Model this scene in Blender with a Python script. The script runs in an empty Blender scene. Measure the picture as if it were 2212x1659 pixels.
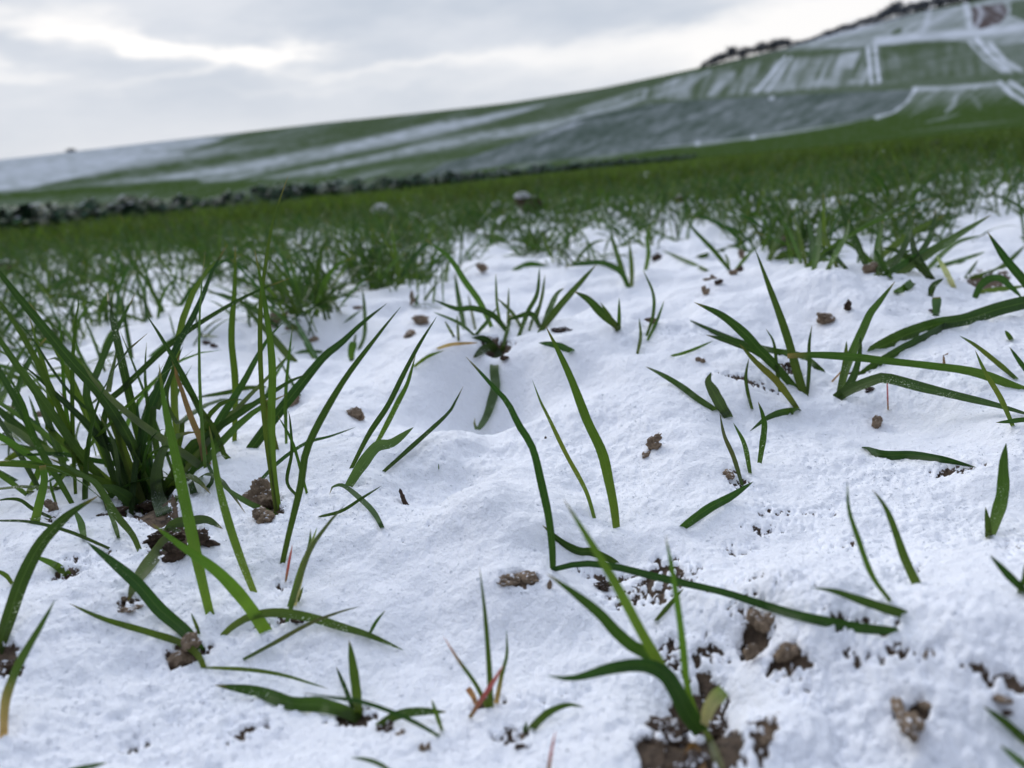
import bpy, math, random
import numpy as np
from mathutils import Vector, Matrix

random.seed(11)
RNG = np.random.default_rng(7)
SC = bpy.context.scene
COL = SC.collection

# ------------------------------------------------------------------ camera
CAM_H = 0.14                     # a phone held just above the snow
PITCH = math.radians(15.7)
ROLL = math.radians(5.4)
FPX, CX, CY = 1609.0, 1106.0, 829.5      # focal length and centre in a 2212 x 1659 sketch frame
FWD = np.array([0, math.cos(PITCH), -math.sin(PITCH)])
_r0 = np.array([1.0, 0, 0]); _u0 = np.array([0, math.sin(PITCH), math.cos(PITCH)])
RIGHT = math.cos(ROLL) * _r0 - math.sin(ROLL) * _u0
UP = math.sin(ROLL) * _r0 + math.cos(ROLL) * _u0
EYE = np.array([0, 0, CAM_H])
cam = bpy.data.cameras.new('camera')
cam.sensor_width = 36.0
cam.lens = 36.0 * FPX / 2212.0
cam.clip_start = 0.01
cam.clip_end = 6000
cam.dof.use_dof = True
cam.dof.focus_distance = 0.335
cam.dof.aperture_fstop = 9.2
cam.dof.aperture_blades = 0
camo = bpy.data.objects.new('camera', cam)
COL.objects.link(camo)
M = Matrix.Identity(4)
for i in range(3):
    M[i][0] = RIGHT[i]; M[i][1] = UP[i]; M[i][2] = -FWD[i]; M[i][3] = EYE[i]
camo.matrix_world = M
SC.camera = camo

# ------------------------------------------------------------------ light and exposure
SC.view_settings.view_transform = 'Standard'
SC.view_settings.look = 'None'
SC.view_settings.exposure = -0.10
SC.view_settings.gamma = 1.0
SUN_EL, SUN_AZ = math.radians(30), math.radians(-28)     # behind the cloud ahead and to the left
sl = bpy.data.lights.new('sun', 'SUN')
sl.energy = 1.3; sl.angle = math.radians(24); sl.color = (1.0, 0.96, 0.90)
so = bpy.data.objects.new('sun', sl); COL.objects.link(so)
sd = Vector((math.sin(SUN_AZ) * math.cos(SUN_EL), math.cos(SUN_AZ) * math.cos(SUN_EL), math.sin(SUN_EL)))
so.rotation_euler = sd.to_track_quat('Z', 'Y').to_euler()


def ray(u, v):
    return FWD + (u - CX) / FPX * RIGHT - (v - CY) / FPX * UP


def project(p):
    d = p - EYE
    z = d @ FWD
    return CX + FPX * (d @ RIGHT) / z, CY - FPX * (d @ UP) / z, z


def azel(u, v):
    d = ray(u, v)
    return math.atan2(d[0], d[1]), math.atan2(d[2], math.hypot(d[0], d[1]))


class NB:
    """small node builder"""
    def __init__(s, nt): s.nt = nt
    def n(s, t, **kw):
        x = s.nt.nodes.new(t)
        for k, v in kw.items():
            if k.startswith('i_'):
                x.inputs[k[2:].replace('_', ' ')].default_value = v
            else:
                setattr(x, k, v)
        return x
    def l(s, a, b): s.nt.links.new(a, b)
    def put(s, sock, v):
        if isinstance(v, (int, float)): sock.default_value = v
        elif isinstance(v, (tuple, list)): sock.default_value = v
        else: s.l(v, sock)
    def m(s, op, a, b=None, c=None, clamp=False):
        x = s.nt.nodes.new('ShaderNodeMath'); x.operation = op; x.use_clamp = clamp
        s.put(x.inputs[0], a)
        if b is not None: s.put(x.inputs[1], b)
        if c is not None: s.put(x.inputs[2], c)
        return x.outputs[0]
    def mix(s, f, a, b, mode='MIX'):
        x = s.nt.nodes.new('ShaderNodeMix'); x.data_type = 'RGBA'; x.blend_type = mode
        s.put(x.inputs[0], f)
        s.put(x.inputs[6], a if not isinstance(a, (tuple, list)) else tuple(a) + (1,) * (4 - len(a)))
        s.put(x.inputs[7], b if not isinstance(b, (tuple, list)) else tuple(b) + (1,) * (4 - len(b)))
        return x.outputs[2]
    def noise(s, vec, scale, detail=3, rough=.5, dist=0):
        x = s.nt.nodes.new('ShaderNodeTexNoise')
        if vec is not None: s.l(vec, x.inputs['Vector'])
        x.inputs['Scale'].default_value = scale; x.inputs['Detail'].default_value = detail
        x.inputs['Roughness'].default_value = rough; x.inputs['Distortion'].default_value = dist
        return x
    def ramp(s, f, lo, hi):
        x = s.nt.nodes.new('ShaderNodeMapRange'); x.interpolation_type = 'SMOOTHSTEP'
        s.put(x.inputs[0], f); x.inputs[1].default_value = lo; x.inputs[2].default_value = hi
        return x.outputs[0]


# ------------------------------------------------------------------ overcast sky
W = bpy.data.worlds.new('World'); SC.world = W; W.use_nodes = True
nt = W.node_tree; nt.nodes.clear(); b = NB(nt)
tc = b.n('ShaderNodeTexCoord').outputs['Generated']
sep = b.n('ShaderNodeSeparateXYZ'); b.l(tc, sep.inputs[0])
az0 = b.m('ARCTAN2', sep.outputs[0], sep.outputs[1])
el0 = b.m('ARCSINE', sep.outputs[2])
cmb = b.n('ShaderNodeCombineXYZ'); b.put(cmb.inputs[0], b.m('MULTIPLY', az0, 1.0)); b.put(cmb.inputs[1], b.m('MULTIPLY', el0, 3.2))
wn = b.noise(cmb.outputs[0], 5.5, 4, .55)
wn2 = b.noise(cmb.outputs[0], 16.0, 3, .55)
wsep = b.n('ShaderNodeSeparateColor'); b.l(wn.outputs['Color'], wsep.inputs[0])
wsep2 = b.n('ShaderNodeSeparateColor'); b.l(wn2.outputs['Color'], wsep2.inputs[0])
az = b.m('ADD', az0, b.m('MULTIPLY', b.m('SUBTRACT', wsep.outputs[0], .5), .30))
el = b.m('ADD', el0, b.m('ADD', b.m('MULTIPLY', b.m('SUBTRACT', wsep.outputs[1], .5), .055), b.m('MULTIPLY', b.m('SUBTRACT', wsep2.outputs[1], .5), .030)))
# bright gaps in the cloud deck: (u, v) of the centre, half sizes, slope, strength
GAPS = [(215, 80, 230, 15, .02, 1.0), (430, 103, 170, 13, .12, .75), (600, 104, 85, 15, 0, .9), (20, 152, 70, 9, 0, .5), (180, 24, 60, 16, 0, .45),
        (470, 140, 190, 9, -.2, .38), (860, 150, 170, 10, -.1, .4), (1130, 118, 170, 17, -.15, .6), (1450, 78, 280, 24, -.22, .75), (1830, 20, 280, 34, -.25, .85),
        (1560, 110, 170, 24, -.25, .5), (700, 190, 200, 8, -.05, .18)]
tot = None
for (u, v, su, sv, sl_, amp) in GAPS:
    a0, e0 = azel(u, v)
    dx = b.m('SUBTRACT', az, a0)
    dy = b.m('SUBTRACT', b.m('SUBTRACT', el, e0), b.m('MULTIPLY', dx, -sl_ - .095))
    q = b.m('ADD', b.m('POWER', b.m('ABSOLUTE', b.m('DIVIDE', dx, su / FPX)), 2.0), b.m('POWER', b.m('ABSOLUTE', b.m('DIVIDE', dy, sv / FPX)), 2.0))
    g = b.m('MULTIPLY', b.m('POWER', 2.718, b.m('MULTIPLY', q, -.7)), amp)
    tot = g if tot is None else b.m('ADD', tot, g)
tot = b.m('MINIMUM', tot, 1.15)
cl = b.noise(cmb.outputs[0], 3.4, 5, .55)
cloud = b.mix(b.ramp(cl.outputs['Fac'], .30, .68), (.60, .665, .77), (.81, .845, .915))
low = b.ramp(el0, .22, .0)
cloud = b.mix(b.m('MULTIPLY', low, .55), cloud, (.76, .795, .88))
cloud = b.mix(tot, cloud, (1.12, 1.10, 1.09))
hi = b.ramp(el0, .38, .95)                      # the deck is brighter overhead
cloud = b.mix(hi, cloud, (1.18, 1.33, 1.66))
back = b.ramp(b.m('COSINE', az0), .55, -.6)     # added darkening of the sky behind the camera, shades slopes facing it
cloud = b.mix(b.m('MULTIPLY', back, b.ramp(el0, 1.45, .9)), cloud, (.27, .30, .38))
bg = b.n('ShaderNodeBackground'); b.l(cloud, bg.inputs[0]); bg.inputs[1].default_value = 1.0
st = b.n('ShaderNodeTexSky'); st.sky_type = 'NISHITA'; st.sun_disc = False
st.sun_elevation = SUN_EL; st.sun_rotation = SUN_AZ
bg2 = b.n('ShaderNodeBackground'); b.l(st.outputs[0], bg2.inputs[0]); bg2.inputs[1].default_value = .08
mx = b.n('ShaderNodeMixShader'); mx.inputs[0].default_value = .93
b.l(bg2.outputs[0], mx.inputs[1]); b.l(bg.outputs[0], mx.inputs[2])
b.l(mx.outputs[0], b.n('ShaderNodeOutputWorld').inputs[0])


# ------------------------------------------------------------------ helpers
def tag(o, label=None, cat=None, group=None, kind=None):
    if label: o['label'] = label
    if cat: o['category'] = cat
    if group: o['group'] = group
    if kind: o['kind'] = kind
    return o


def empty(name, loc):
    o = bpy.data.objects.new(name, None); COL.objects.link(o); o.location = tuple(float(c) for c in loc)
    o.empty_display_size = .01
    return o


def np_mesh(name, V, F, mat, parent=None, attrs=None, uv=None, smooth=True, link=True):
    """V (n,3), F (m,k) with k 3 or 4 (one size)"""
    V = np.ascontiguousarray(V, dtype=np.float32); F = np.ascontiguousarray(F, dtype=np.int32)
    me = bpy.data.meshes.new(name)
    k = F.shape[1]
    me.vertices.add(len(V)); me.vertices.foreach_set('co', V.ravel())
    me.loops.add(F.size); me.loops.foreach_set('vertex_index', F.ravel())
    me.polygons.add(len(F))
    me.polygons.foreach_set('loop_start', np.arange(0, F.size, k, dtype=np.int32))
    me.polygons.foreach_set('loop_total', np.full(len(F), k, dtype=np.int32))
    if smooth: me.polygons.foreach_set('use_smooth', np.ones(len(F), dtype=bool))
    for an, arr in (attrs or {}).items():
        arr = np.ascontiguousarray(arr, dtype=np.float32)
        if arr.ndim == 1:
            a = me.attributes.new(an, 'FLOAT', 'POINT'); a.data.foreach_set('value', arr)
        else:
            if arr.shape[1] == 3: arr = np.hstack([arr, np.ones((len(arr), 1), np.float32)])
            a = me.attributes.new(an, 'FLOAT_COLOR', 'POINT'); a.data.foreach_set('color', np.ascontiguousarray(arr).ravel())
    if uv is not None:
        lay = me.uv_layers.new(name='uv')
        lay.data.foreach_set('uv', np.ascontiguousarray(np.asarray(uv, np.float32)[F.ravel()]).ravel())
    me.update(calc_edges=True)
    me.materials.append(mat)
    if not link: return me
    o = bpy.data.objects.new(name, me); COL.objects.link(o)
    if parent is not None: o.parent = parent
    return o


def _h(ix, iy, seed):
    n = (ix.astype(np.int64) * 374761393 + iy.astype(np.int64) * 668265263 + seed * 1442695041) & 0xffffffff
    n = ((n ^ (n >> 13)) * 1274126177) & 0xffffffff
    n = n ^ (n >> 16)
    return (n & 0xffff) / 65535.0


def vn(x, y, seed=0):
    """value noise in -1..1"""
    x = np.asarray(x, float); y = np.asarray(y, float)
    ix = np.floor(x); iy = np.floor(y); fx = x - ix; fy = y - iy
    fx = fx * fx * fx * (fx * (fx * 6 - 15) + 10); fy = fy * fy * fy * (fy * (fy * 6 - 15) + 10)
    a = _h(ix, iy, seed); c = _h(ix + 1, iy, seed); d = _h(ix, iy + 1, seed); e = _h(ix + 1, iy + 1, seed)
    return ((a * (1 - fx) + c * fx) * (1 - fy) + (d * (1 - fx) + e * fx) * fy) * 2 - 1


def sstep(x, lo, hi):
    t = np.clip((x - lo) / (hi - lo), 0, 1)
    return t * t * (3 - 2 * t)


def flat_hit(u, v):
    d = ray(u, v); t = -CAM_H / d[2]
    return EYE + d * t, t

# ------------------------------------------------------------------ materials
def new_mat(name):
    m = bpy.data.materials.new(name); m.use_nodes = True; m.node_tree.nodes.clear()
    return m, NB(m.node_tree)


def out(b, sh, disp=None):
    o = b.n('ShaderNodeOutputMaterial'); b.l(sh, o.inputs[0])


def principled(b, col, rough=.6, spec=.4, normal=None):
    p = b.n('ShaderNodeBsdfPrincipled'); b.put(p.inputs['Base Color'], col if not isinstance(col, tuple) else col + (1,))
    b.put(p.inputs['Roughness'], rough); b.put(p.inputs['Specular IOR Level'], spec)
    if normal is not None: b.l(normal, p.inputs['Normal'])
    return p


def bump(b, h, dist, strength=1.0):
    x = b.n('ShaderNodeBump'); b.l(h, x.inputs['Height']); x.inputs['Distance'].default_value = dist; x.inputs['Strength'].default_value = strength
    return x.outputs[0]


def mat_ground():
    m, b = new_mat('snow_over_soil')
    obj = b.n('ShaderNodeTexCoord').outputs['Object']
    cov = b.n('ShaderNodeAttribute', attribute_name='cover').outputs['Fac']
    grn = b.n('ShaderNodeAttribute', attribute_name='green').outputs['Fac']
    fine = b.noise(obj, 950, 3, .65).outputs['Fac']
    mid = b.noise(obj, 260, 3, .6).outputs['Fac']
    big = b.noise(obj, 45, 4, .6).outputs['Fac']
    soil = b.mix(b.ramp(big, .3, .7), (.060, .042, .029), (.165, .115, .076))
    soil = b.mix(b.ramp(mid, .45, .75), soil, (.035, .024, .017))
    grass = b.mix(mid, (.020, .060, .012), (.05, .11, .025))
    soil = b.mix(grn, soil, grass)
    snow = b.mix(b.ramp(fine, .3, .75), (.885, .90, .945), (.925, .935, .96))
    part = b.m('MULTIPLY', b.ramp(cov, 1.0, .80), 1.25)
    c2 = b.m('ADD', cov, b.m('MULTIPLY', part, b.m('ADD', b.m('MULTIPLY', b.m('SUBTRACT', fine, .5), 1.1), b.m('MULTIPLY', b.m('SUBTRACT', mid, .5), .7))))
    f = b.ramp(c2, .42, .58)
    col = b.mix(f, soil, snow)
    h = b.m('ADD', b.m('MULTIPLY', fine, .6), mid)
    nrm = bump(b, h, .0014, .9)
    p = principled(b, col, .65, .2, nrm)
    p.subsurface_method = 'BURLEY'
    b.put(p.inputs['Subsurface Weight'], b.m('MULTIPLY', f, .5)); p.inputs['Subsurface Radius'].default_value = (1, 1, 1); p.inputs['Subsurface Scale'].default_value = .0022
    out(b, p.outputs[0]); return m


def mat_snow(name='snow_crystal'):
    m, b = new_mat(name)
    obj = b.n('ShaderNodeTexCoord').outputs['Object']
    f = b.noise(obj, 700, 2, .6).outputs['Fac']
    col = b.mix(f, (.87, .89, .93), (.93, .94, .955))
    p = principled(b, col, .55, .2)
    t = b.n('ShaderNodeBsdfTranslucent'); b.l(col, t.inputs[0])
    mx = b.n('ShaderNodeMixShader'); mx.inputs[0].default_value = .7
    b.l(p.outputs[0], mx.inputs[1]); b.l(t.outputs[0], mx.inputs[2])
    out(b, mx.outputs[0]); return m


def mat_leaf():
    m, b = new_mat('leaf_blade')
    col = b.n('ShaderNodeAttribute', attribute_name='tint').outputs['Color']
    uv = b.n('ShaderNodeUVMap').outputs[0]
    s = b.n('ShaderNodeSeparateXYZ'); b.l(uv, s.inputs[0])
    x, y = s.outputs[0], s.outputs[1]
    vein = b.m('SINE', b.m('MULTIPLY', x, 56.0))
    obj = b.n('ShaderNodeTexCoord').outputs['Object']
    bl = b.noise(obj, 130, 4, .6).outputs['Fac']
    sp = b.noise(obj, 800, 2, .6).outputs['Fac']
    k = b.m('ADD', .66, b.m('ADD', b.m('MULTIPLY', vein, .25), b.m('MULTIPLY', bl, .50)))
    comb = b.n('ShaderNodeCombineColor')
    for i in range(3): b.put(comb.inputs[i], k)
    c = b.mix(1.0, col, comb.outputs[0], 'MULTIPLY')
    mid = b.m('SUBTRACT', 1.0, b.ramp(b.m('ABSOLUTE', b.m('SUBTRACT', x, .5)), .015, .06))
    c = b.mix(b.m('MULTIPLY', mid, .30), c, (.10, .17, .045))
    c = b.mix(b.m('MULTIPLY', b.ramp(sp, .70, .80), .35), c, (.22, .20, .11))
    geo = b.n('ShaderNodeNewGeometry'); gs = b.n('ShaderNodeSeparateXYZ'); b.l(geo.outputs['True Normal'], gs.inputs[0])
    flat = b.ramp(b.m('ABSOLUTE', gs.outputs[2]), .35, .9)
    big = b.noise(obj, 45, 2, .5).outputs['Fac']; fleck = b.noise(obj, 1300, 2, .6).outputs['Fac']
    snowy = b.m('MULTIPLY', b.m('MULTIPLY', b.ramp(fleck, .60, .66), b.ramp(big, .48, .62)), flat)      # snow flecks caught on leaves lying level
    c = b.mix(b.m('MULTIPLY', snowy, .9), c, (.84, .87, .92))
    hb = b.m('ADD', b.m('MULTIPLY', vein, .5), sp)
    p = principled(b, c, .44, .30, bump(b, hb, .00022, .6))
    t = b.n('ShaderNodeBsdfTranslucent'); b.l(b.mix(1.0, c, (1.9, 2.1, .9), 'MULTIPLY'), t.inputs[0])
    mx = b.n('ShaderNodeMixShader'); mx.inputs[0].default_value = .34
    b.l(p.outputs[0], mx.inputs[1]); b.l(t.outputs[0], mx.inputs[2])
    out(b, mx.outputs[0]); return m


def mat_clod(name, c1, c2, c3):
    m, b = new_mat(name)
    obj = b.n('ShaderNodeTexCoord').outputs['Object']
    n1 = b.noise(obj, 180, 5, .65).outputs['Fac']; n2 = b.noise(obj, 700, 3, .6).outputs['Fac']
    c = b.mix(b.ramp(n1, .3, .7), c1, c2); c = b.mix(b.ramp(n2, .55, .8), c, c3)
    geo = b.n('ShaderNodeNewGeometry'); s = b.n('ShaderNodeSeparateXYZ'); b.l(geo.outputs['Normal'], s.inputs[0])
    dust = b.ramp(b.m('ADD', s.outputs[2], b.m('MULTIPLY', b.m('SUBTRACT', n2, .5), 1.6)), .98, 1.12)
    c = b.mix(b.m('MULTIPLY', dust, .85), c, (.84, .86, .91))
    p = principled(b, c, .85, .2, bump(b, b.m('ADD', n1, b.m('MULTIPLY', n2, .5)), .0016, .9))
    out(b, p.outputs[0]); return m


def mat_attr(name, attr='tint', rough=.8, nscale=None, namp=.3, spec=.2):
    m, b = new_mat(name)
    c = b.n('ShaderNodeAttribute', attribute_name=attr).outputs['Color']
    if nscale:
        obj = b.n('ShaderNodeTexCoord').outputs['Object']
        n = b.noise(obj, nscale, 5, .65).outputs['Fac']
        c = b.mix(b.m('MULTIPLY', b.ramp(n, .35, .7), namp), c, (.03, .07, .02))
    p = principled(b, c, rough, spec); out(b, p.outputs[0]); return m


M_GROUND = mat_ground(); M_SNOW = mat_snow(); M_LEAF = mat_leaf()
M_CLOD = mat_clod('tan_soil', (.16, .115, .078), (.31, .23, .155), (.40, .31, .22))
M_CLOD_DARK = mat_clod('dark_soil', (.035, .023, .016), (.09, .060, .040), (.17, .12, .08))
M_STRAW = mat_clod('straw', (.20, .11, .05), (.42, .27, .14), (.10, .05, .025))
M_HILL = mat_attr('hill_fields', 'tint', 1.0, None, 0, 0.0)
M_CROP = mat_attr('cover_crop_leaf', 'tint', .7)
M_TREE = mat_attr('ridge_tree', 'tint', .9)

# ------------------------------------------------------------------ the ground
# mounds and hollows: (u, v, radius m, height m) where they sit in the sketch frame, turned into ground points
FEAT = [(1100, 745, .085, .034), (1045, 985, .036, -.050), (1050, 1090, .026, .012), (1750, 612, .15, .034), (1500, 590, .10, .012), (480, 690, .12, .024), (840, 640, .10, .016),
        (2150, 1290, .045, .011), (2000, 1480, .03, .006), (345, 1105, .020, -.012), (1515, 1580, .015, -.017), (1625, 1400, .010, -.010),
        (385, 1165, .011, -.012), (1300, 1262, .016, -.006), (2090, 640, .05, -.022), (1072, 778, .010, -.010), (1000, 1180, .05, .004),
        (1700, 850, .05, .006), (700, 560, .2, .012), (900, 480, .14, .020), (1130, 458, .12, .026), (2000, 430, .3, .014), (1500, 440, .2, .012), (240, 900, .06, .010), (560, 1085, .014, -.008)]
FW = []


def relief_hit(u, v, off=0.0):
    d = ray(u, v)
    if d[2] > -.004: d = d.copy(); d[2] = -.004
    t0 = CAM_H / -d[2]
    ts = np.linspace(t0 * .5, t0 * 1.5, 500)
    P = EYE[None, :] + ts[:, None] * d[None, :]
    k = int(np.argmax(P[:, 2] - relief(P[:, 0], P[:, 1]) - off < 0))
    return P[k], ts[k]


# where soil shows: (u, v, half width px, half depth px, strength)
BARE = [(1500, 1555, 52, 52, 1.3), (1560, 1610, 45, 45, 1.1), (1410, 1625, 42, 42, 1.0), (1475, 1625, 48, 48, 1.2), (1535, 1585, 40, 40, 1.1), (1480, 1430, 120, 90, .36), (1630, 1400, 34, 40, 1.1), (1300, 1258, 100, 16, .55), (1390, 1290, 110, 40, .44), (1440, 1250, 90, 50, .45),
        (1130, 1262, 46, 20, .75), (320, 1108, 70, 14, 1.1), (385, 1165, 58, 28, 1.2), (585, 1100, 30, 22, 1.0), (405, 1425, 50, 36, .9), (15, 1435, 40, 50, 1.0), (1075, 775, 34, 14, 1.1),
        (540, 1590, 75, 34, .52), (300, 1625, 60, 26, .40), (760, 1560, 60, 30, .5), (1100, 1600, 70, 30, .45), (2160, 1480, 70, 36, .55), (2090, 1450, 50, 30, .55), (1970, 1550, 44, 36, .6),
        (1850, 1360, 120, 40, .42), (1700, 1430, 60, 50, .5), (1650, 1580, 40, 70, .55), (1590, 1200, 60, 30, .42), (1650, 1150, 110, 40, .28), (2060, 1025, 90, 16, .42), (1600, 1050, 40, 34, .45), (1610, 825, 90, 12, .42),
        (1850, 812, 60, 14, .5), (1700, 800, 40, 12, .6), (1410, 970, 34, 14, .5), (280, 1300, 28, 20, .5), (150, 1245, 40, 26, .5), (90, 1120, 50, 22, .42), (190, 1215, 90, 30, .30),
        (2120, 630, 60, 24, .6), (900, 1180, 200, 60, .10), (1620, 1290, 150, 60, .26), (1480, 1490, 150, 90, .30), (1900, 1420, 160, 50, .28), (1700, 1120, 150, 50, .27), (1950, 1250, 110, 50, .20), (1760, 1520, 140, 50, .24), (1200, 1520, 120, 60, .22), (480, 1540, 150, 60, .26), (1830, 1180, 130, 40, .24), (620, 1280, 30, 22, .4), (290, 1370, 260, 120, .05), (2190, 1190, 40, 60, .35), (1060, 1530, 60, 26, .42), (590, 1345, 60, 22, .4)]
BW = []


def bare(x, y):
    r = np.zeros_like(x)
    for (px, py, wx, wy, s) in BW:
        a = math.atan2(px, py); ca, sa = math.cos(a), math.sin(a)
        dx, dy = x - px, y - py
        q = ((dx * ca - dy * sa) / wx) ** 2 + ((dx * sa + dy * ca) / wy) ** 2
        r = np.maximum(r, s * np.exp(-np.minimum(q, 40) ** 1.0))
    return r


def relief(x, y):
    z = np.zeros_like(x)
    for (px, py, r, h) in FW:
        q = ((x - px) ** 2 + (y - py) ** 2) / (r * r)
        z += h * np.exp(-np.minimum(q, 40))
    d = np.hypot(x, y)
    z += .0095 * vn(x / .095, y / .095, 3) + .0072 * vn(x / .040, y / .040, 4) + .0016 * vn(x / .013, y / .013, 5)
    z += sstep(d, .8, 2.0) * (.009 * vn(x / .33, y / .33, 6) + .008 * vn(x / .15, y / .15, 7))
    return z


for (u, v, r, h) in FEAT:
    p, t = relief_hit(u, v, h * .8); FW.append((p[0], p[1], r, h))
for (u, v, wu, wv, s) in BARE:
    p, t = relief_hit(u, v, .001); p2, _ = relief_hit(u, v - wv * .7); p3, _ = relief_hit(u, v + wv * .7)
    BW.append((p[0], p[1], wu * t / FPX, abs(math.hypot(p2[0], p2[1]) - math.hypot(p3[0], p3[1])) * .65 + 1e-4, s + (.20 if .3 < s < .7 else .15)))


def cover_of(x, y):
    n = .55 * vn(x / .0060, y / .0060, 21) + .5 * vn(x / .0024, y / .0024, 22) + .3 * vn(x / .016, y / .016, 23)
    d = np.hypot(x, y)
    amb = .04 + .20 * sstep(vn(x / .12, y / .12, 24), .45, .95) * sstep(d, .5, 1.2)
    br = bare(x, y)
    n = n + .95 * np.clip(br * 2.6, 0, 1) * (vn(x / .0012, y / .0012, 25) + .6 * vn(x / .0019, y / .0019, 26)) * (br < .9)
    val = br + amb + .26 * n
    return 1 - sstep(val, .42, .72)


def ground_z(x, y):
    x = np.atleast_1d(np.asarray(x, float)); y = np.atleast_1d(np.asarray(y, float))
    return relief(x, y) + .0030 * cover_of(x, y)


def gz(x, y): return float(ground_z([x], [y])[0])


def ground_hit(u, v):
    """first point of the ground along a sight line, and its depth"""
    d = ray(u, v)
    if d[2] > -.004: d = d.copy(); d[2] = -.004
    t0 = CAM_H / -d[2]
    ts = np.linspace(t0 * .55, t0 * 1.5, 400)
    P = EYE[None, :] + ts[:, None] * d[None, :]
    dz = P[:, 2] - ground_z(P[:, 0], P[:, 1])
    k = np.argmax(dz < 0)
    if dz[k] >= 0: k = len(ts) - 1
    return P[k], ts[k]


def build_ground():
    r = [.004]
    while r[-1] < .08: r.append(r[-1] * 1.12)
    while r[-1] < 1.1: r.append(r[-1] * 1.0040)
    while r[-1] < 4: r.append(r[-1] * 1.010)
    while r[-1] < 60: r.append(r[-1] * 1.04)
    r = np.array(r)
    th = np.concatenate([np.linspace(-48, 48, 960), np.linspace(48, 312, 200)[1:-1]]) * math.pi / 180
    R, T = np.meshgrid(r, th, indexing='ij')
    X = (R * np.sin(T)).ravel(); Y = (R * np.cos(T)).ravel()
    c = cover_of(X, Y)
    Z = relief(X, Y)
    near = 1 - sstep(np.hypot(X, Y), 1.2, 2.5)
    patch = .5 + .6 * sstep(vn(X / .05, Y / .05, 35) + .4 * vn(X / .015, Y / .015, 36), -.5, .7)
    lump = patch * (.0007 * vn(X / .0052, Y / .0052, 31) + .00052 * vn(X / .0022, Y / .0022, 32) + .00034 * vn(X / .0012, Y / .0012, 33))
    Z = Z + .0030 * c + lump * near * (.5 + .5 * c)
    d = np.hypot(X, Y)
    g = sstep(d, 6, 14) * .85
    c = np.where(d > 4, np.minimum(c, 1 - .75 * sstep(d, 6, 14) * sstep(vn(X / .9, Y / .35, 41), -.6, .1)), c)
    nr, nc = len(r), len(th)
    i = np.arange(nr - 1)[:, None] * nc; j = np.arange(nc)[None, :]; j2 = (j + 1) % nc
    F = np.stack([(i + j), (i + j2), (i + nc + j2), (i + nc + j)], -1).reshape(-1, 4)
    V = np.stack([X, Y, Z], 1)
    o = np_mesh('ground', V, F, M_GROUND, attrs={'cover': c, 'green': g})
    tag(o, kind='structure', label='snow covered soil of the wheat field')


build_ground()

# ------------------------------------------------------------------ far hillside
SKY = [(-500, 392), (0, 345), (150, 328), (350, 305), (700, 265), (1100, 222), (1300, 190), (1500, 148), (1600, 126), (1700, 102), (1800, 72), (1900, 46), (1990, 22), (2060, 8), (2212, -30), (2700, -120)]
SKA = np.array([azel(u, v) for u, v in SKY])
R0, R1L, R1R = 26.0, 330.0, 680.0


def crest(a):
    return np.interp(a, SKA[:, 0], SKA[:, 1])


def crest_r(a):
    return R1L + (R1R - R1L) * sstep(a, -.45, .45)


E0 = -.004


def hill_point(a, s):
    """a azimuth, s 0..1 from the foot of the hill to its crest (above 1: over the back)"""
    s1 = np.minimum(s, 1)
    r1 = crest_r(a)
    t = 1 - (1 - s1) ** (1 / 1.45)
    t = t ** 1.25
    r = R0 + (r1 - R0) * t + np.maximum(s - 1, 0) * r1
    e = E0 + (crest(a) - E0) * s1
    z = CAM_H + np.tan(e) * r - np.maximum(s - 1, 0) * r1 * .22
    return np.sin(a) * r, np.cos(a) * r, z


def chart(u, v):
    a, e = azel(u, v)
    return a * FPX, e * FPX


def seg_dist(px, py, pts):
    """distance to a polyline, and the sideways sign left out"""
    best = np.full(px.shape, 1e9); along = np.zeros(px.shape)
    nseg = len(pts) - 1
    for k, ((x0, y0), (x1, y1)) in enumerate(zip(pts[:-1], pts[1:])):
        dx, dy = x1 - x0, y1 - y0
        t = np.clip(((px - x0) * dx + (py - y0) * dy) / (dx * dx + dy * dy + 1e-9), 0, 1)
        d = np.hypot(px - x0 - t * dx, py - y0 - t * dy)
        along = np.where(d < best, (k + t) / nseg, along); best = np.minimum(best, d)
    return best, along


def in_poly(px, py, pts):
    ins = np.zeros(px.shape, bool)
    n = len(pts)
    for i in range(n):
        x0, y0 = pts[i]; x1, y1 = pts[(i + 1) % n]
        if y0 == y1: continue
        c = ((y0 > py) != (y1 > py)) & (px < (x1 - x0) * (py - y0) / (y1 - y0) + x0)
        ins ^= c
    return ins


def dense(pts, close=False):
    res = []
    q = list(pts) + ([pts[0]] if close else [])
    for (x0, y0), (x1, y1) in zip(q[:-1], q[1:]):
        n = max(1, int(math.hypot(x1 - x0, y1 - y0) / 60))
        for k in range(n): res.append((x0 + (x1 - x0) * k / n, y0 + (y1 - y0) * k / n))
    if not close: res.append(q[-1])
    return [chart(u, v) for u, v in res]


def HZ(pts):                      # points read in the enlarged view of the hill
    return [(1481.2 + x * .33036, y * .33036) for x, y in pts]


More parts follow.
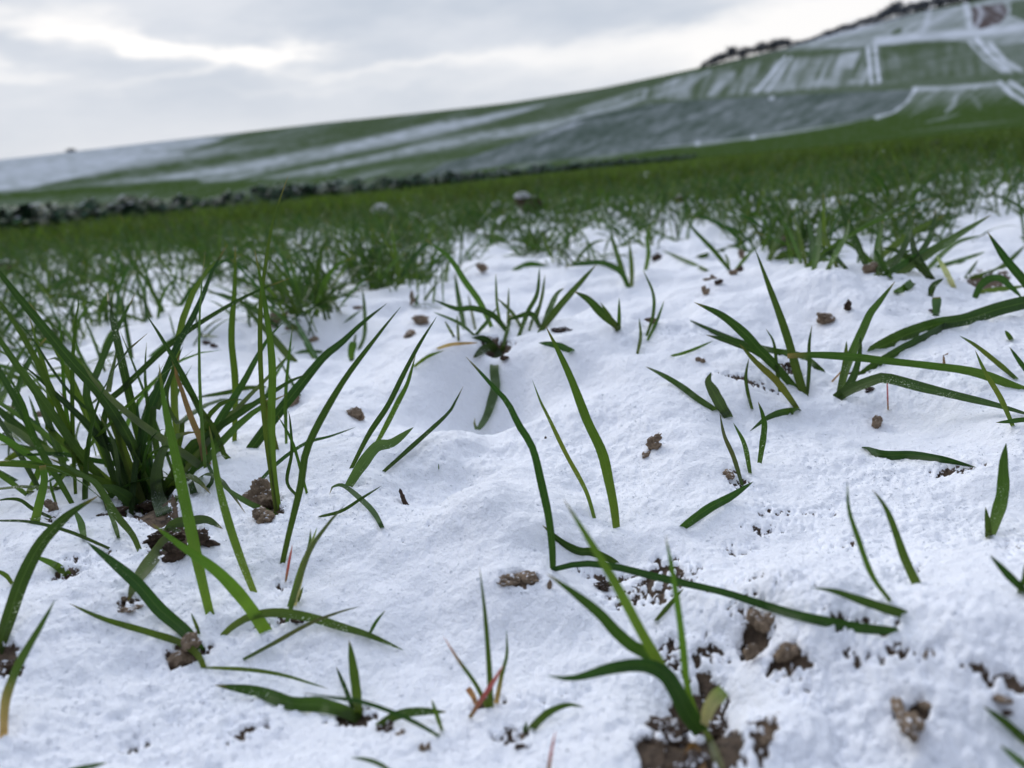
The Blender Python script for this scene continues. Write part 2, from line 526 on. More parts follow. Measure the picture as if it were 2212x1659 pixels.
def build_hills():
    A = np.concatenate([np.linspace(-70, -42, 30)[:-1], np.linspace(-42, 42, 1300), np.linspace(42, 70, 30)[1:]]) * math.pi / 180
    S = np.concatenate([np.linspace(0, 1, 330), [1.03, 1.1, 1.3, 1.8]])
    SS, AA = np.meshgrid(S, A, indexing='ij')
    X, Y, Z = hill_point(AA, SS)
    r = np.hypot(X, Y); EL = np.arctan2(Z - CAM_H, r)
    qx, qy = AA * FPX, EL * FPX
    snow = np.full(qx.shape, .30); kind = np.zeros(qx.shape)

    def rot(ang, sx, sy, seed):
        c, s_ = math.cos(ang), math.sin(ang)
        return vn((qx * c + qy * s_) / sx, (-qx * s_ + qy * c) / sy, seed)

    def fill(pts, val, k=0, soft=0):
        m = in_poly(qx, qy, dense(pts, True))
        snow[m] = val if not callable(val) else val(m)
        kind[m] = k

    def line(pts, w, val, edge=.5):
        d, al = seg_dist(qx, qy, dense(pts))
        if edge >= .9: w = w * np.clip(np.minimum(al, 1 - al) / .3, 0, 1) ** .7 + .01      # drifts thin out at both ends
        f = 1 - sstep(d, w * .5 * (1 - edge), w * .5 * (1 + edge))
        f = f * np.clip(.92 + .20 * vn(qx / 16, qy / 7, 83), 0, 1)
        snow[...] = snow * (1 - f) + val * f
    up = math.radians(9)
    # the long ridge: drifts run along the slope
    base = .21 + .15 * rot(math.radians(5 + 5), 260, 11, 51) + .10 * rot(math.radians(12), 120, 5, 52)
    snow[...] = np.clip(base, .03, 1)
    wl = sstep(-qx, 420, 820)                      # whiter towards the low end of the ridge
    snow[...] = snow + wl * sstep(EL * FPX, 55, 80) * .46
    line([(-300, 395), (0, 352), (250, 325), (480, 302)], 44, .74, .9)
    line([(-300, 450), (0, 408), (230, 380), (420, 350), (600, 322), (760, 290)], 28, .84, .9)
    line([(-300, 415), (0, 378), (200, 350), (400, 330)], 18, .80, .9)
    line([(150, 412), (330, 388), (560, 352), (720, 320), (900, 285), (1040, 258), (1180, 226)], 26, .74, .9)
    line([(430, 392), (700, 362), (900, 322), (1060, 290), (1200, 262)], 22, .62, .9)
    line([(60, 408), (300, 372), (520, 338), (700, 305), (860, 275), (980, 250)], 22, .10, .9)
    line([(500, 392), (800, 330), (950, 298)], 10, .10, .9)
    line([(700, 372), (900, 345), (1080, 318), (1200, 290), (1330, 258)], 16, .14, .9)
    line([(-200, 440), (0, 424), (200, 410), (420, 395)], 16, .05, .8)
    line([(1000, 242), (1200, 205), (1400, 172), (1500, 152)], 22, .13, .9)
    line([(1060, 300), (1200, 268), (1330, 232), (1420, 200)], 16, .62, .9)
    line([(1180, 300), (1300, 270), (1400, 245)], 12, .55, .9)
    line([(1240, 240), (1330, 215), (1400, 190)], 10, .55, .9)
    # the hill on the other side of the valley
    fill(HZ([(120, 428), (700, 270), (1350, 110), (1850, 30), (2300, -60), (2300, 300), (1990, 290), (1750, 265), (1250, 300), (700, 340), (150, 432)]),
         lambda m: np.clip(.60 + .14 * rot(math.radians(24), 60, 5, 61)[m], 0, 1))
    line(HZ([(1340, 230), (1390, 205), (1420, 190)]), 9, .12, .9)
    line(HZ([(700, 285), (1000, 215), (1340, 130)]), 9, .85, .9)
    line(HZ([(900, 285), (1150, 240), (1330, 190)]), 10, .50, .9)
    line(HZ([(1250, 270), (1550, 240), (1850, 215), (2060, 200), (2250, 160)]), 13, .86, .8)
    line(HZ([(1595, 60), (1570, 170), (1540, 225)]), 10, .80, .6)
    line(HZ([(1830, 30), (1850, 110), (1860, 190)]), 9, .85, .6)
    fill(HZ([(1868, 46), (2075, 22), (2110, 80), (2060, 150), (1935, 190), (1880, 175)]), lambda m: np.clip(.22 + .3 * rot(.9, 5, 14, 62)[m], 0, 1), 2)
    line(HZ([(1900, 30), (1935, 80), (1915, 150), (1890, 175)]), 6, .7, .7)
    fill(HZ([(2125, 10), (2260, -10), (2260, 150), (2120, 100)]), .22)
    fill(HZ([(-420, 640), (0, 490), (150, 432), (700, 340), (1180, 312), (1200, 560), (500, 620), (0, 655)]),
         lambda m: np.clip(.40 + .22 * rot(math.radians(66), 60, 8, 63)[m] + .18 * rot(math.radians(50), 90, 16, 64)[m], .08, 1))
    line(HZ([(-200, 520), (150, 442), (600, 362), (1180, 322)]), 16, .14, .9)
    line(HZ([(-200, 640), (0, 560), (170, 450)]), 9, .62, .9)
    line(HZ([(140, 630), (260, 530), (330, 460)]), 16, .66, 1)
    line(HZ([(400, 590), (700, 560), (1190, 530)]), 15, .60, 1)
    for k, x in enumerate((640, 720, 765, 850, 960, 1010, 1090, 1130)): line(HZ([(x, 590), (x + 45, 480), (x + 75, 400 + 25 * (k % 3))]), 6 + 5 * (k % 3), (.58, .30, .50, .66)[k % 4], 1)
    fill(HZ([(1255, 308), (1750, 272), (1850, 272), (2085, 482), (1500, 520), (1285, 542)]),
         lambda m: np.clip(.27 + .10 * rot(math.radians(100), 60, 9, 65)[m] + .08 * rot(math.radians(5), 70, 8, 66)[m], .05, 1))
    line(HZ([(1262, 325), (1500, 300), (1800, 285)]), 12, .12, .9)
    fill(HZ([(2010, 300), (2300, 270), (2300, 430), (2190, 450)]), .33)
    for pts, w, s in (([(650, 375), (560, 480), (455, 605)], 7, .92), ([(690, 375), (610, 490), (530, 605)], 6, .85), ([(1192, 312), (1205, 430), (1215, 552)], 9, .95), ([(1238, 312), (1250, 430), (1268, 552)], 9, .95),
                      ([(1215, 556), (1440, 545)], 8, .78), ([(1850, 270), (1960, 390), (2090, 482)], 5, .85), ([(1905, 262), (2000, 370), (2125, 475)], 11, .92), ([(1990, 290), (2090, 400), (2210, 475)], 10, .9)):
        line(HZ(pts), w * .72, s, .6)
    line(HZ([(-300, 690), (500, 632), (1200, 575), (1480, 562)]), 12, .20, .8)
    line(HZ([(1290, 558), (1500, 540), (1900, 512), (2250, 488)]), 12, .22, .8)
    # lower field with curved rows
    fill(HZ([(1500, 575), (2040, 550), (2260, 530), (2400, 560), (2400, 900), (700, 900), (1100, 800), (1350, 745)]),
         lambda m: np.clip((.34 - .34 * sstep(-(qy[m]), -70, -22)) * (1 + .6 * rot(math.radians(40), 60, 5, 67)[m]), .01, 1))
    line(HZ([(1490, 582), (1700, 578), (2050, 548)]), 8, .70, .8)
    line(HZ([(1500, 585), (1445, 655), (1370, 718), (1250, 765)]), 8, .90, .7)
    line(HZ([(1775, 590), (1755, 680), (1690, 745)]), 7, .62, .9)
    line(HZ([(1640, 610), (1560, 700), (1450, 770)]), 5, .36, .9)
    line(HZ([(1850, 600), (1900, 660), (1930, 720)]), 8, .36, .9)
    line(HZ([(1560, 800), (1700, 770), (1800, 740)]), 5, .36, .9)
    line(HZ([(2055, 540), (2125, 610), (2230, 675)]), 6.5, .9, .7)
    line(HZ([(2120, 535), (2230, 610)]), 6, .88, .7)
    # the blue grey cover crop running down to the strip beside us
    BR = [(960, 352), (1030, 335), (1160, 290), (1250, 255), (1400, 225), (1500, 216), (1750, 203), (1974, 193), (1955, 222), (1925, 243), (1840, 262), (1650, 290), (1400, 325), (1100, 356), (900, 385)]
    fill(BR, lambda m: np.clip(.27 + .12 * rot(math.radians(14), 60, 9, 71)[m] + .07 * rot(math.radians(30), 18, 6, 72)[m], 0, 1), 1)
    line([(1240, 262), (1330, 244), (1420, 228)], 8, .10, .9)
    line([(1180, 290), (1260, 262)], 7, .62, .9)
    line([(1400, 322), (1620, 298), (1740, 281), (1850, 262)], 4.5, .62, .9)
    for (u, v) in ((1660, 214), (1620, 298), (1500, 312)): line([(u, v), (u + 14, v - 4)], 8, .8, .9)
    fill([(700, 425), (1000, 380), (1400, 331), (1740, 286), (1860, 266), (2300, 262), (2400, 420), (700, 520)], .03)
    line([(1960, 285), (2212, 258)], 4, .25, .9)
    snow = np.clip(snow, 0, 1) ** 1.7
    snow2 = np.clip(snow + np.clip(snow * 4, .1, 1) * .07 * vn(qx / 14, qy / 4, 81) + .03 * vn(qx / 3, qy / 2, 82), 0, 1)
    g = np.array([.050, .086, .022]); g2 = np.array([.066, .098, .044]); br = np.array([.056, .082, .062]); bn = np.array([.095, .076, .072]); wht = np.array([.66, .70, .78])
    mixg = np.clip((qy - 38) / 60, 0, 1)[..., None]
    basec = g * (1 - mixg) + g2 * mixg
    basec = np.where((kind == 1)[..., None], br, basec); basec = np.where((kind == 2)[..., None], bn, basec)
    colr = basec * (1 - snow2[..., None]) + wht * snow2[..., None]
    nr, nc = SS.shape
    i = np.arange(nr - 1)[:, None] * nc; j = np.arange(nc - 1)[None, :]
    F = np.stack([i + j, i + j + 1, i + nc + j + 1, i + nc + j], -1).reshape(-1, 4)
    o = np_mesh('hills', np.stack([X.ravel(), Y.ravel(), Z.ravel()], 1), F, M_HILL, attrs={'tint': colr.reshape(-1, 3)})
    tag(o, kind='structure', label='snow dusted crop fields rising to a wooded ridge')


build_hills()


def leaf_quads(P, size, rng, up=.3):
    """one tilted quad per point of P"""
    n = len(P)
    d = rng.normal(size=(n, 3)); d[:, 2] *= .7; d /= np.linalg.norm(d, axis=1)[:, None]
    e = np.cross(d, rng.normal(size=(n, 3))); e /= np.linalg.norm(e, axis=1)[:, None]
    s = (size * rng.uniform(.6, 1.3, n))[:, None] if np.ndim(size) == 0 else size[:, None]
    V = np.stack([P - d * s, P - e * s * .5, P + d * s, P + e * s * .5], 1).reshape(-1, 3)
    return V, np.arange(4 * n).reshape(-1, 4)


def tree_meshes(seed):
    rng = np.random.default_rng(seed)
    n = 620
    lob = rng.uniform(-1, 1, (7, 3)) * [.28, .28, .22] + [0, 0, .62]
    P = lob[rng.integers(0, 7, n)] + rng.normal(size=(n, 3)) * [.15, .15, .12]
    P[:, 2] = np.clip(P[:, 2], .12, 1.05)
    V, F = leaf_quads(P, .06, rng)
    tint = np.repeat(np.array([.14, .15, .165]) * rng.uniform(.6, 1.5, (n, 1)), 4, 0)  # crown tint lifted towards grey blue, distance haze painted into the colour
    crown = np_mesh('crown', V, F, M_TREE, attrs={'tint': tint}, smooth=False, link=False)
    k = 7; Vt = []; Ft = []
    for lev, (z, r) in enumerate(((0, .035), (.3, .026), (.75, .010))):
        for q in range(k): Vt.append((r * math.cos(q * 6.283 / k) + .02 * lev * rng.normal(), r * math.sin(q * 6.283 / k), z))
    for lev in range(2):
        for q in range(k): Ft.append((lev * k + q, lev * k + (q + 1) % k, lev * k + k + (q + 1) % k, lev * k + k + q))
    trunk = np_mesh('trunk', Vt, Ft, M_TREE, attrs={'tint': np.full((len(Vt), 3), .05)}, link=False)
    return crown, trunk


def ridge_trees():
    protos = [tree_meshes(100 + i) for i in range(5)]
    HT = [(1512, 5), (1540, 24), (1575, 32), (1610, 28), (1650, 27), (1690, 32), (1715, 12), (1740, 8), (1790, 12), (1805, 18), (1850, 18), (1880, 19), (1905, 24), (1930, 28), (1942, 36), (1955, 26), (2000, 22), (2060, 20), (2140, 22), (2230, 24)]
    rng = np.random.default_rng(5)
    u = 1512.0
    while u < 2235:
        h = np.interp(u, [a for a, _ in HT], [c for _, c in HT]) * rng.uniform(.75, 1.2)
        v = np.interp(u, [s[0] for s in SKY], [s[1] for s in SKY])
        a, e = azel(u, v)
        x, y, z = hill_point(np.array([a]), np.array([.985 + .012 * rng.random()]))
        r = math.hypot(x[0], y[0]); H = h * r / FPX * .78
        t = empty('tree', (x[0], y[0], z[0] - H * .12))
        tag(t, 'dark leafless tree in the row along the hilltop skyline', 'tree', 'trees along the hilltop')
        w = H * rng.uniform(1.0, 1.5)
        for nm, me in zip(('crown', 'trunk'), protos[rng.integers(5)]):
            o = bpy.data.objects.new(nm, me); COL.objects.link(o); o.parent = t
        t.scale = (w, w, H); t.rotation_euler = (0, 0, rng.uniform(0, 6.28))
        u += max(3.0, h * rng.uniform(.28, .55))
    a, e = azel(150, 327); x, y, z = hill_point(np.array([a]), np.array([.995])); r = math.hypot(x[0], y[0])
    t = empty('bush', (x[0], y[0], z[0] - .6)); tag(t, 'lone small bush on the skyline of the low snowy ridge', 'bush')
    H = 9 * r / FPX
    for nm, me in zip(('crown', 'stem'), protos[0]):
        o = bpy.data.objects.new(nm, me); COL.objects.link(o); o.parent = t
    t.scale = (H * 2.4, H * 2.4, H)


ridge_trees()


# ------------------------------------------------------------------ cover crop strip beside the wheat
def crop_proto(seed):
    rng = np.random.default_rng(seed)
    V = []; F = []; T = []
    for k in range(46):
        a = rng.uniform(0, 6.283); zt = rng.uniform(.10, 1.0) ** .8; rad = rng.uniform(.15, .55) * (1.15 - .5 * zt)
        c = np.array([rad * math.cos(a), rad * math.sin(a), zt * .92])
        outd = np.array([math.cos(a), math.sin(a), rng.uniform(-.5, .5)]); outd /= np.linalg.norm(outd)
        side = np.cross(outd, [0, 0, 1]); side /= np.linalg.norm(side)
        L, Wd = rng.uniform(.16, .30), rng.uniform(.08, .15)
        nrm = np.cross(side, outd)
        b0 = len(V)
        g = np.array([.024, .060, .024]) * rng.uniform(.5, 1.7) + np.array([0, .004, .006])
        for (l, w, d) in ((-1, 0, -.02), (-.3, -1, .0), (-.3, 1, 0), (.35, -.9, -.01), (.35, .9, -.01), (1, 0, -.07)):
            V.append(c + outd * L * l + side * Wd * w + nrm * d); T.append(g)
        F += [(b0, b0 + 2, b0 + 1), (b0 + 1, b0 + 2, b0 + 4), (b0 + 1, b0 + 4, b0 + 3), (b0 + 3, b0 + 4, b0 + 5)]
        if zt > .60 and rng.random() < .32:      # snow lying on the upper leaves
            s0 = len(V); wh = np.array([.42, .46, .50]); q = rng.uniform(.30, .60)
            for (l, w) in ((-.7, 0), (-.2, -.8), (-.2, .8), (.3, -.7), (.3, .7), (.7, 0)):
                V.append(c + outd * L * l * q + side * Wd * w * q + np.array([0, 0, .025])); T.append(wh)
            V.append(c + np.array([0, 0, .065])); T.append(wh)
            ring = [0, 1, 3, 5, 4, 2]
            for i in range(6): F.append((s0 + ring[i], s0 + ring[(i + 1) % 6], s0 + 6))
    fol = np_mesh('cover_crop_plant', V, F, M_CROP, attrs={'tint': np.array(T)}, smooth=False, link=False)
    return fol


def cover_crop():
    protos = [crop_proto(300 + i) for i in range(6)]
    rng = np.random.default_rng(9)
    a0, a1 = azel(-220, 450)[0], azel(1500, 330)[0]
    p0 = np.array([math.sin(a0), math.cos(a0)]) * 5.6; p1 = np.array([math.sin(a1), math.cos(a1)]) * 24.0
    for row in range(3):
        t = 0.0
        while t < 1:
            p = p0 + (p1 - p0) * t
            d = np.array([p1[1] - p0[1], p0[0] - p1[0]]); d /= np.linalg.norm(d)
            p = p - d * row * .40 + rng.normal(size=2) * .10
            hgt = (.262 - .03 * t) * rng.uniform(.75, 1.15)
            e = bpy.data.objects.new('cover_crop_plant', protos[rng.integers(6)]); COL.objects.link(e); e.location = (p[0], p[1], gz(p[0], p[1]) - .02)
            tag(e, 'dark leafy cover crop plant with snow lying on its top leaves', 'plant', 'snowy cover crop plants in the dark strip')
            w = hgt * rng.uniform(.85, 1.15)
            e.scale = (w, w, hgt); e.rotation_euler = (0, 0, rng.uniform(0, 6.28))
            t += (.19 + .07 * t) / np.linalg.norm(p1 - p0) * rng.uniform(.8, 1.3)


cover_crop()


# ------------------------------------------------------------------ blades of wheat
TINT = {'g': ((.066, .110, .020), (.042, .086, .012), (.032, .070, .011)), 'b': ((.10, .165, .024), (.060, .125, .015), (.040, .092, .013)),
        'd': ((.032, .066, .012), (.022, .055, .010), (.018, .047, .010)), 'y': ((.048, .085, .030), (.050, .088, .036), (.050, .086, .036)),
        't': ((.30, .22, .12), (.24, .16, .09), (.20, .115, .07)), 'p': ((.20, .16, .06), (.33, .075, .10), (.36, .13, .13)),
        'r': ((.075, .12, .025), (.045, .09, .02), (.36, .13, .10)), 'h': ((.42, .27, .15), (.05, .09, .022), (.035, .08, .018)),
        'w': ((.34, .32, .19), (.30, .31, .18), (.12, .19, .06)), 'm': ((.060, .105, .022), (.085, .110, .018), (.04, .085, .015)), 'n': ((.05, .09, .03), (.070, .078, .030), (.06, .07, .04))}
PROFILE = {'leaf': ([0, .12, .35, .6, .8, .93, 1], [.62, .78, 1, .93, .66, .32, .03]), 'wide': ([0, .15, .4, .7, .9, 1], [1, 1, .93, .66, .30, .03]),
           'stem': ([0, .5, 1], [1, .92, .8]), 'torn': ([0, .3, .8, 1], [.55, .8, 1, .85]), 'both': ([0, .2, .5, .8, 1], [.75, 1, .8, .9, .55])}


def catmull(P, n):
    P = np.asarray(P, float)
    if len(P) == 2: P = np.array([P[0], (P[0] + P[1]) / 2, P[1]])
    L = np.concatenate([[0], np.cumsum(np.linalg.norm(np.diff(P, axis=0), axis=1))])
    Q = np.vstack([2 * P[0] - P[1], P, 2 * P[-1] - P[-2]])
    ts = np.linspace(0, L[-1], n); res = []
    for t in ts:
        i = min(np.searchsorted(L, t, side='right') - 1, len(P) - 2)
        u = (t - L[i]) / max(L[i + 1] - L[i], 1e-9)
        p0, p1, p2, p3 = Q[i], Q[i + 1], Q[i + 2], Q[i + 3]
        res.append(.5 * ((2 * p1) + (-p0 + p2) * u + (2 * p0 - 5 * p1 + 4 * p2 - p3) * u * u + (-p0 + 3 * p1 - 3 * p2 + p3) * u ** 3))
    return np.array(res)


def ribbon(C, width, tint, prof='leaf', face=None, twist=(0, 0), fold=.22, rng=random, nx=5, wob=.05):
    """a leaf blade along the points C; face: the direction its upper side looks"""
    C = np.asarray(C, float); n = len(C)
    T = np.gradient(C, axis=0); T /= np.linalg.norm(T, axis=1)[:, None] + 1e-12
    if face is None: face = np.array([0, -1, .3])
    S = np.cross(T, face); ln = np.linalg.norm(S, axis=1)[:, None]
    S = np.where(ln > .08, S / np.maximum(ln, 1e-6), np.array([1.0, 0, 0]))
    for _ in range(2):
        S[1:-1] = (S[:-2] + 2 * S[1:-1] + S[2:]) / 4
    S = S - (S * T).sum(1)[:, None] * T; S /= np.linalg.norm(S, axis=1)[:, None] + 1e-9
    N = np.cross(S, T)
    t = np.linspace(0, 1, n)
    ang = twist[0] + (twist[1] - twist[0]) * t
    S2 = S * np.cos(ang)[:, None] + N * np.sin(ang)[:, None]
    N2 = -S * np.sin(ang)[:, None] + N * np.cos(ang)[:, None]
    w = np.interp(t, *PROFILE[prof]) * width * .5
    ph = rng.uniform(0, 6)
    w = w * (1 + wob * np.sin(t * 17 + ph) * np.sin(t * 7 + ph * 2))
    xs = np.linspace(-1, 1, nx)
    V = C[:, None, :] + S2[:, None, :] * (w[:, None] * xs[None, :])[..., None] + N2[:, None, :] * (w[:, None] * fold * (np.abs(xs)[None, :] ** 1.4 - .4))[..., None]
    c0, c1, c2 = (np.array(c) for c in TINT[tint])
    k = np.clip(t / .45, 0, 1)[:, None]; k2 = np.clip((t - .55) / .45, 0, 1)[:, None]
    colr = (c0 * (1 - k) + c1 * k) * (1 - k2) + c2 * k2
    colr = colr * np.array([1.30, 1.26, 1.34]) * rng.uniform(.74, 1.26) * np.array([rng.uniform(.85, 1.3), 1, rng.uniform(.8, 1.2)])
    if tint in 'gbdym' and rng.random() < .6:       # dried tip
        q = np.clip((t - .93) / .06, 0, 1)[:, None]; colr = colr * (1 - q) + np.array([.22, .15, .07]) * q
    colr = np.repeat(colr, nx, 0)
    uv = np.stack([np.tile((xs + 1) / 2, n), np.repeat(t, nx)], 1)
    i = np.arange(n - 1)[:, None] * nx; j = np.arange(nx - 1)[None, :]
    F = np.stack([i + j, i + j + 1, i + nx + j + 1, i + nx + j], -1).reshape(-1, 4)
    return V.reshape(-1, 3), F, colr, uv


def join(parts):
    V = []; F = []; T = []; U = []; k = 0
    for v, f, t, u in parts:
        V.append(v); F.append(f + k); T.append(t); U.append(u); k += len(v)
    return np.vstack(V), np.vstack(F), np.vstack(T), np.vstack(U)


REG = {'A': (0, 493.7, 1 / 3), 'B': (737.3, 493.7, 1 / 3), 'C': (1474.7, 493.7, 1 / 3), 'D': (0, 1042.4, .3716), 'E': (737.3, 1042.4, .3716), 'F': (1474.7, 1042.4, .3716), 'G': (0, 932.6, .26452), 'S': (0, 0, 1)}


def reg_pts(reg, s):
    ox, oy, k = REG[reg]
    if isinstance(s, str):
        s = [tuple(float(c) for c in q.split(',')) for q in s.split()]
    return [(ox + x * k, oy + y * k) for x, y in s]


def trace_blade(spec, root=None, rng=random):
    """spec: (region, width, tint, mode, points[, profile]); the points lead from base to tip and get real depths"""
    reg, wd, tint, mode, pts = spec[:5]
    prof = spec[5] if len(spec) > 5 else 'leaf'
    px = reg_pts(reg, pts); w_px = wd * REG[reg][2]
    floating = False
    if isinstance(mode, str) and mode.startswith('r'):
        tb = root[1]; k = float(mode[1:] or 0); tt = tb * (1 + k); floating = True
    elif isinstance(mode, str) and mode.startswith('d'):       # depth of the base given in metres
        tb = float(mode[1:]); tt = tb
    else:
        _, tb = ground_hit(*px[0])
        tt = ground_hit(*px[-1])[1] * .995 if mode == 'g' else tb * (1 + float(mode))
    q = np.array(px); L = np.concatenate([[0], np.cumsum(np.linalg.norm(np.diff(q, axis=0), axis=1))]); L /= L[-1]
    n = 22 if len(px) > 2 else 12
    P2 = catmull(np.hstack([q, L[:, None] * 300]), n)
    u, v, l = P2[:, 0], P2[:, 1], np.clip(P2[:, 2] / 300, 0, 1)
    dep = tb + (tt - tb) * l
    C = np.array([EYE + ray(a, c) * d for a, c, d in zip(u, v, dep)])
    g = ground_z(C[:, 0], C[:, 1])
    for i in range(n):                               # nothing dips into the snow on its way
        it = 0
        while i > 0 and C[i, 2] < g[i] + .0012 and it < 60:
            dep[i] *= .993; C[i] = EYE + ray(u[i], v[i]) * dep[i]; g[i] = gz(C[i, 0], C[i, 1]); it += 1
    if floating:
        rt = root[0] + np.array([rng.uniform(-.008, .008), rng.uniform(-.006, .010), -.004])
        if np.linalg.norm(rt - C[0]) > .004: C = catmull(np.vstack([rt, C[::3] if (n - 1) % 3 == 0 else np.vstack([C[::3], C[-1]])]), n + 6)
        for _ in range(6): C[1:10] = (C[:9] + 2 * C[1:10] + C[2:11]) / 4
    elif not (isinstance(mode, str) and mode.startswith('d')):
        d0 = C[0] - C[1]; d0 /= np.linalg.norm(d0); d0 = d0 * .6 + np.array([0, 0, -.6])
        C = np.vstack([C[0] + d0 * .006, C])
        if mode == 'g':
            d1 = C[-1] - C[-2]; C = np.vstack([C, C[-1] + d1 / np.linalg.norm(d1) * .002])
    width = w_px * tb * .89 / FPX
    mid = C[len(C) // 2]
    face = EYE - mid; face /= np.linalg.norm(face)
    a = rng.uniform(-.35, .35); a2 = a + rng.uniform(-.45, .45)
    return ribbon(C, width / max(.8, math.cos(a)), tint, prof, face, (a, a2), fold=rng.uniform(.15, .35), rng=rng)


def plant(name, label, cat, blades, root=None, group=None):
    """a traced plant: an Empty at its foot with one mesh per leaf; a lone blade is one mesh"""
    rt = None
    if root is not None:
        p, t = ground_hit(*reg_pts(root[0], [root[1]])[0]); rt = (p, t)
    if len(blades) == 1:
        V, F, T, U = trace_blade(blades[0], rt)
        c = V[:3].mean(0)
        o = np_mesh(name, V - c, F, M_LEAF, attrs={'tint': T}, uv=U); o.location = c
        return tag(o, label, cat, group)
    parts = [(sp, trace_blade(sp, rt)) for sp in blades]
    base = rt[0] if rt is not None else np.mean([p[1][0][:3].mean(0) for p in parts], axis=0)
    e = empty(name, base); tag(e, label, cat, group)
    for sp, (V, F, T, U) in parts:
        nm = 'stem' if len(sp) > 5 and sp[5] == 'stem' else 'leaf'
        o = np_mesh(nm, V - base, F, M_LEAF, parent=e, attrs={'tint': T}, uv=U)
        if sp[2] == 't': o['label'] = 'dry brown leaf'
        elif sp[2] == 'p': o['label'] = 'reddish pink leaf'
        elif sp[2] == 'r': o['label'] = 'leaf with a red tip'
    return e

# ------------------------------------------------------------------ the plants close to the lens
CLUMP_PX = (1060, 590)
big = [
 ('A', 72, 'd', 'r-.10', '900,1480 700,1130 480,880 250,600 110,430 0,290 -150,110'),
 ('A', 56, 'd', 'r-.12', '700,1680 470,1390 290,1130 120,900 0,720 -140,520'),
 ('A', 60, 'd', 'r-.03', '760,1480 640,1360 560,1260 400,1110 240,960 130,870', 'wide'),
 ('A', 58, 'y', 'r-.05', '1380,1640 1240,1490 1090,1390 830,1200 700,1080 590,960 520,850'),
 ('A', 26, 'g', 'r.05', '720,1160 650,1010 560,900 500,760 460,640'),
 ('A', 44, 'd', 'r.10', '640,1230 730,1110 960,880 1180,690 1500,490 1700,390 1880,320'),
 ('A', 56, 'd', 'r.08', '940,1290 990,1140 1130,800 1280,520 1370,290 1475,100'),
 ('A', 48, 't', 'r.0', '1340,1620 1310,1400 1240,1230 1170,1020 1135,900 1165,812'),
 ('A', 42, 'g', 'r.02', '1490,1585 1440,1430 1380,1280 1250,1100 1160,960 1108,845', 'wide'),
 ('A', 28, 'g', 'r.06', '970,1520 960,1200 940,950 950,738'),
 ('A', 32, 'g', 'r.02', '470,1460 420,1100 400,750 385,558'),
 ('A', 46, 'g', 'r.02', '350,1330 310,1000 250,780 185,555'),
 ('A', 50, 'd', 'r.12', '560,1080 610,980 700,760 790,590 878,420'),
 ('A', 56, 'g', 'r.10', '690,1120 720,950 745,850 762,740', 'wide'),
 ('A', 24, 'd', 'r.0', '640,1250 450,1060 330,900 200,700 65,563'),
 ('A', 100, 'y', 'r-.06', '1110,1960 1020,1720 1015,1560 1080,1400 1180,1330 1290,1318'),
 ('A', 50, 'd', 'r.05', '1190,1450 1370,1320 1550,1200 1720,1090 1900,980 2045,933'),
 ('A', 56, 'd', 'r.08', '1300,1520 1420,1250 1560,1030 1720,740 1842,600'),
 ('A', 40, 'y', 'r.10', '1300,1440 1420,1300 1600,1100 1750,950 1882,800'),
 ('A', 46, 'd', 'r.02', '970,1560 900,1250 888,1080', 'wide'),
 ('A', 64, 'd', 'r.0', '760,1420 640,1330 520,1220 380,1050', 'wide'),
 ('A', 42, 'd', 'r.02', '960,1560 760,1525 600,1500 400,1462 90,1470'),
 ('A', 46, 'd', 'r.05', '990,1230 1080,1030 1130,900 1185,760'),
 ('A', 34, 'y', 'r-.04', '920,1900 850,1770 780,1650 740,1400 640,1200'),
 ('A', 34, 'g', 'r.05', '1180,1310 1100,1180 1085,1080 1120,940'),
 ('G', 110, 'y', 'r-.08', '1150,660 1060,560 930,470 810,440'),
 ('G', 70, 'd', 'r.0', '1130,640 1130,450 1110,300 1100,240', 'wide'),
 ('G', 60, 'd', 'r.03', '1180,700 1300,500 1420,330 1560,170 1700,60'),
 ('G', 90, 'd', 'r.03', '1340,640 1330,480 1290,330 1350,180', 'wide'),
 ('G', 70, 'd', 'r.04', '1600,560 1560,420 1500,250 1450,80', 'wide'),
 ('G', 50, 'd', 'r-.02', '1010,740 1020,600 990,430 970,360'),
 ('G', 46, 'd', 'r.05', '1240,600 1200,420 1150,260 1140,80', 'wide'),
 ('G', 60, 'd', 'r.04', '1400,620 1480,440 1600,260 1710,100', 'wide'),
 ('G', 50, 'g', 'r.02', '1460,600 1440,450 1380,360 1300,300'),
 ('G', 44, 'd', 'r.0', '900,700 860,560 760,400 640,260'),
 ('G', 36, 'd', 'r.04', '1660,500 1740,380 1690,240 1700,120'),
]
big_tuft = plant('wheat_tuft', 'largest thick tuft of tall dark green wheat leaves rising from a dark soil hole', 'wheat tuft', big, root=('G', (1180, 640)))
plant('wheat_seedling', 'tall slender wheat plant on a tan clod with two very long upright blades', 'wheat plant', [
 ('S', 12, 'g', '.06', '596,1105 588,1046 573,927 563,793 563,660 573,577 590,477 623,378'),
 ('S', 19, 'g', '.03', '602,1100 590,1010 586,920 588,800 580,710 564,610 550,540'),
 ('D', 36, 'y', '-.10', '1610,190 1450,120 1340,50 1270,0'), ('A', 24, 'g', '.02', '1990,1720 1900,1400 1800,1210'),
 ('A', 26, 'd', '.05', '1930,1740 1860,1640 1890,1450 1880,1250 1868,1180')], group=None)
plant('wheat_seedling', 'wheat plant with long narrow dark blade bent sharply outward over the smooth snow', 'wheat plant', [
 ('A', 54, 'd', '.02', '1830,2170 1870,1990 1950,1660 2000,1400 2212,1010 2450,690 2596,508'),
 ('S', 10, 'd', '.10', '543,1060 600,1000 660,958 715,942 770,922'), ('D', 18, 'p', '0', '1660,575 1680,460 1700,360')])
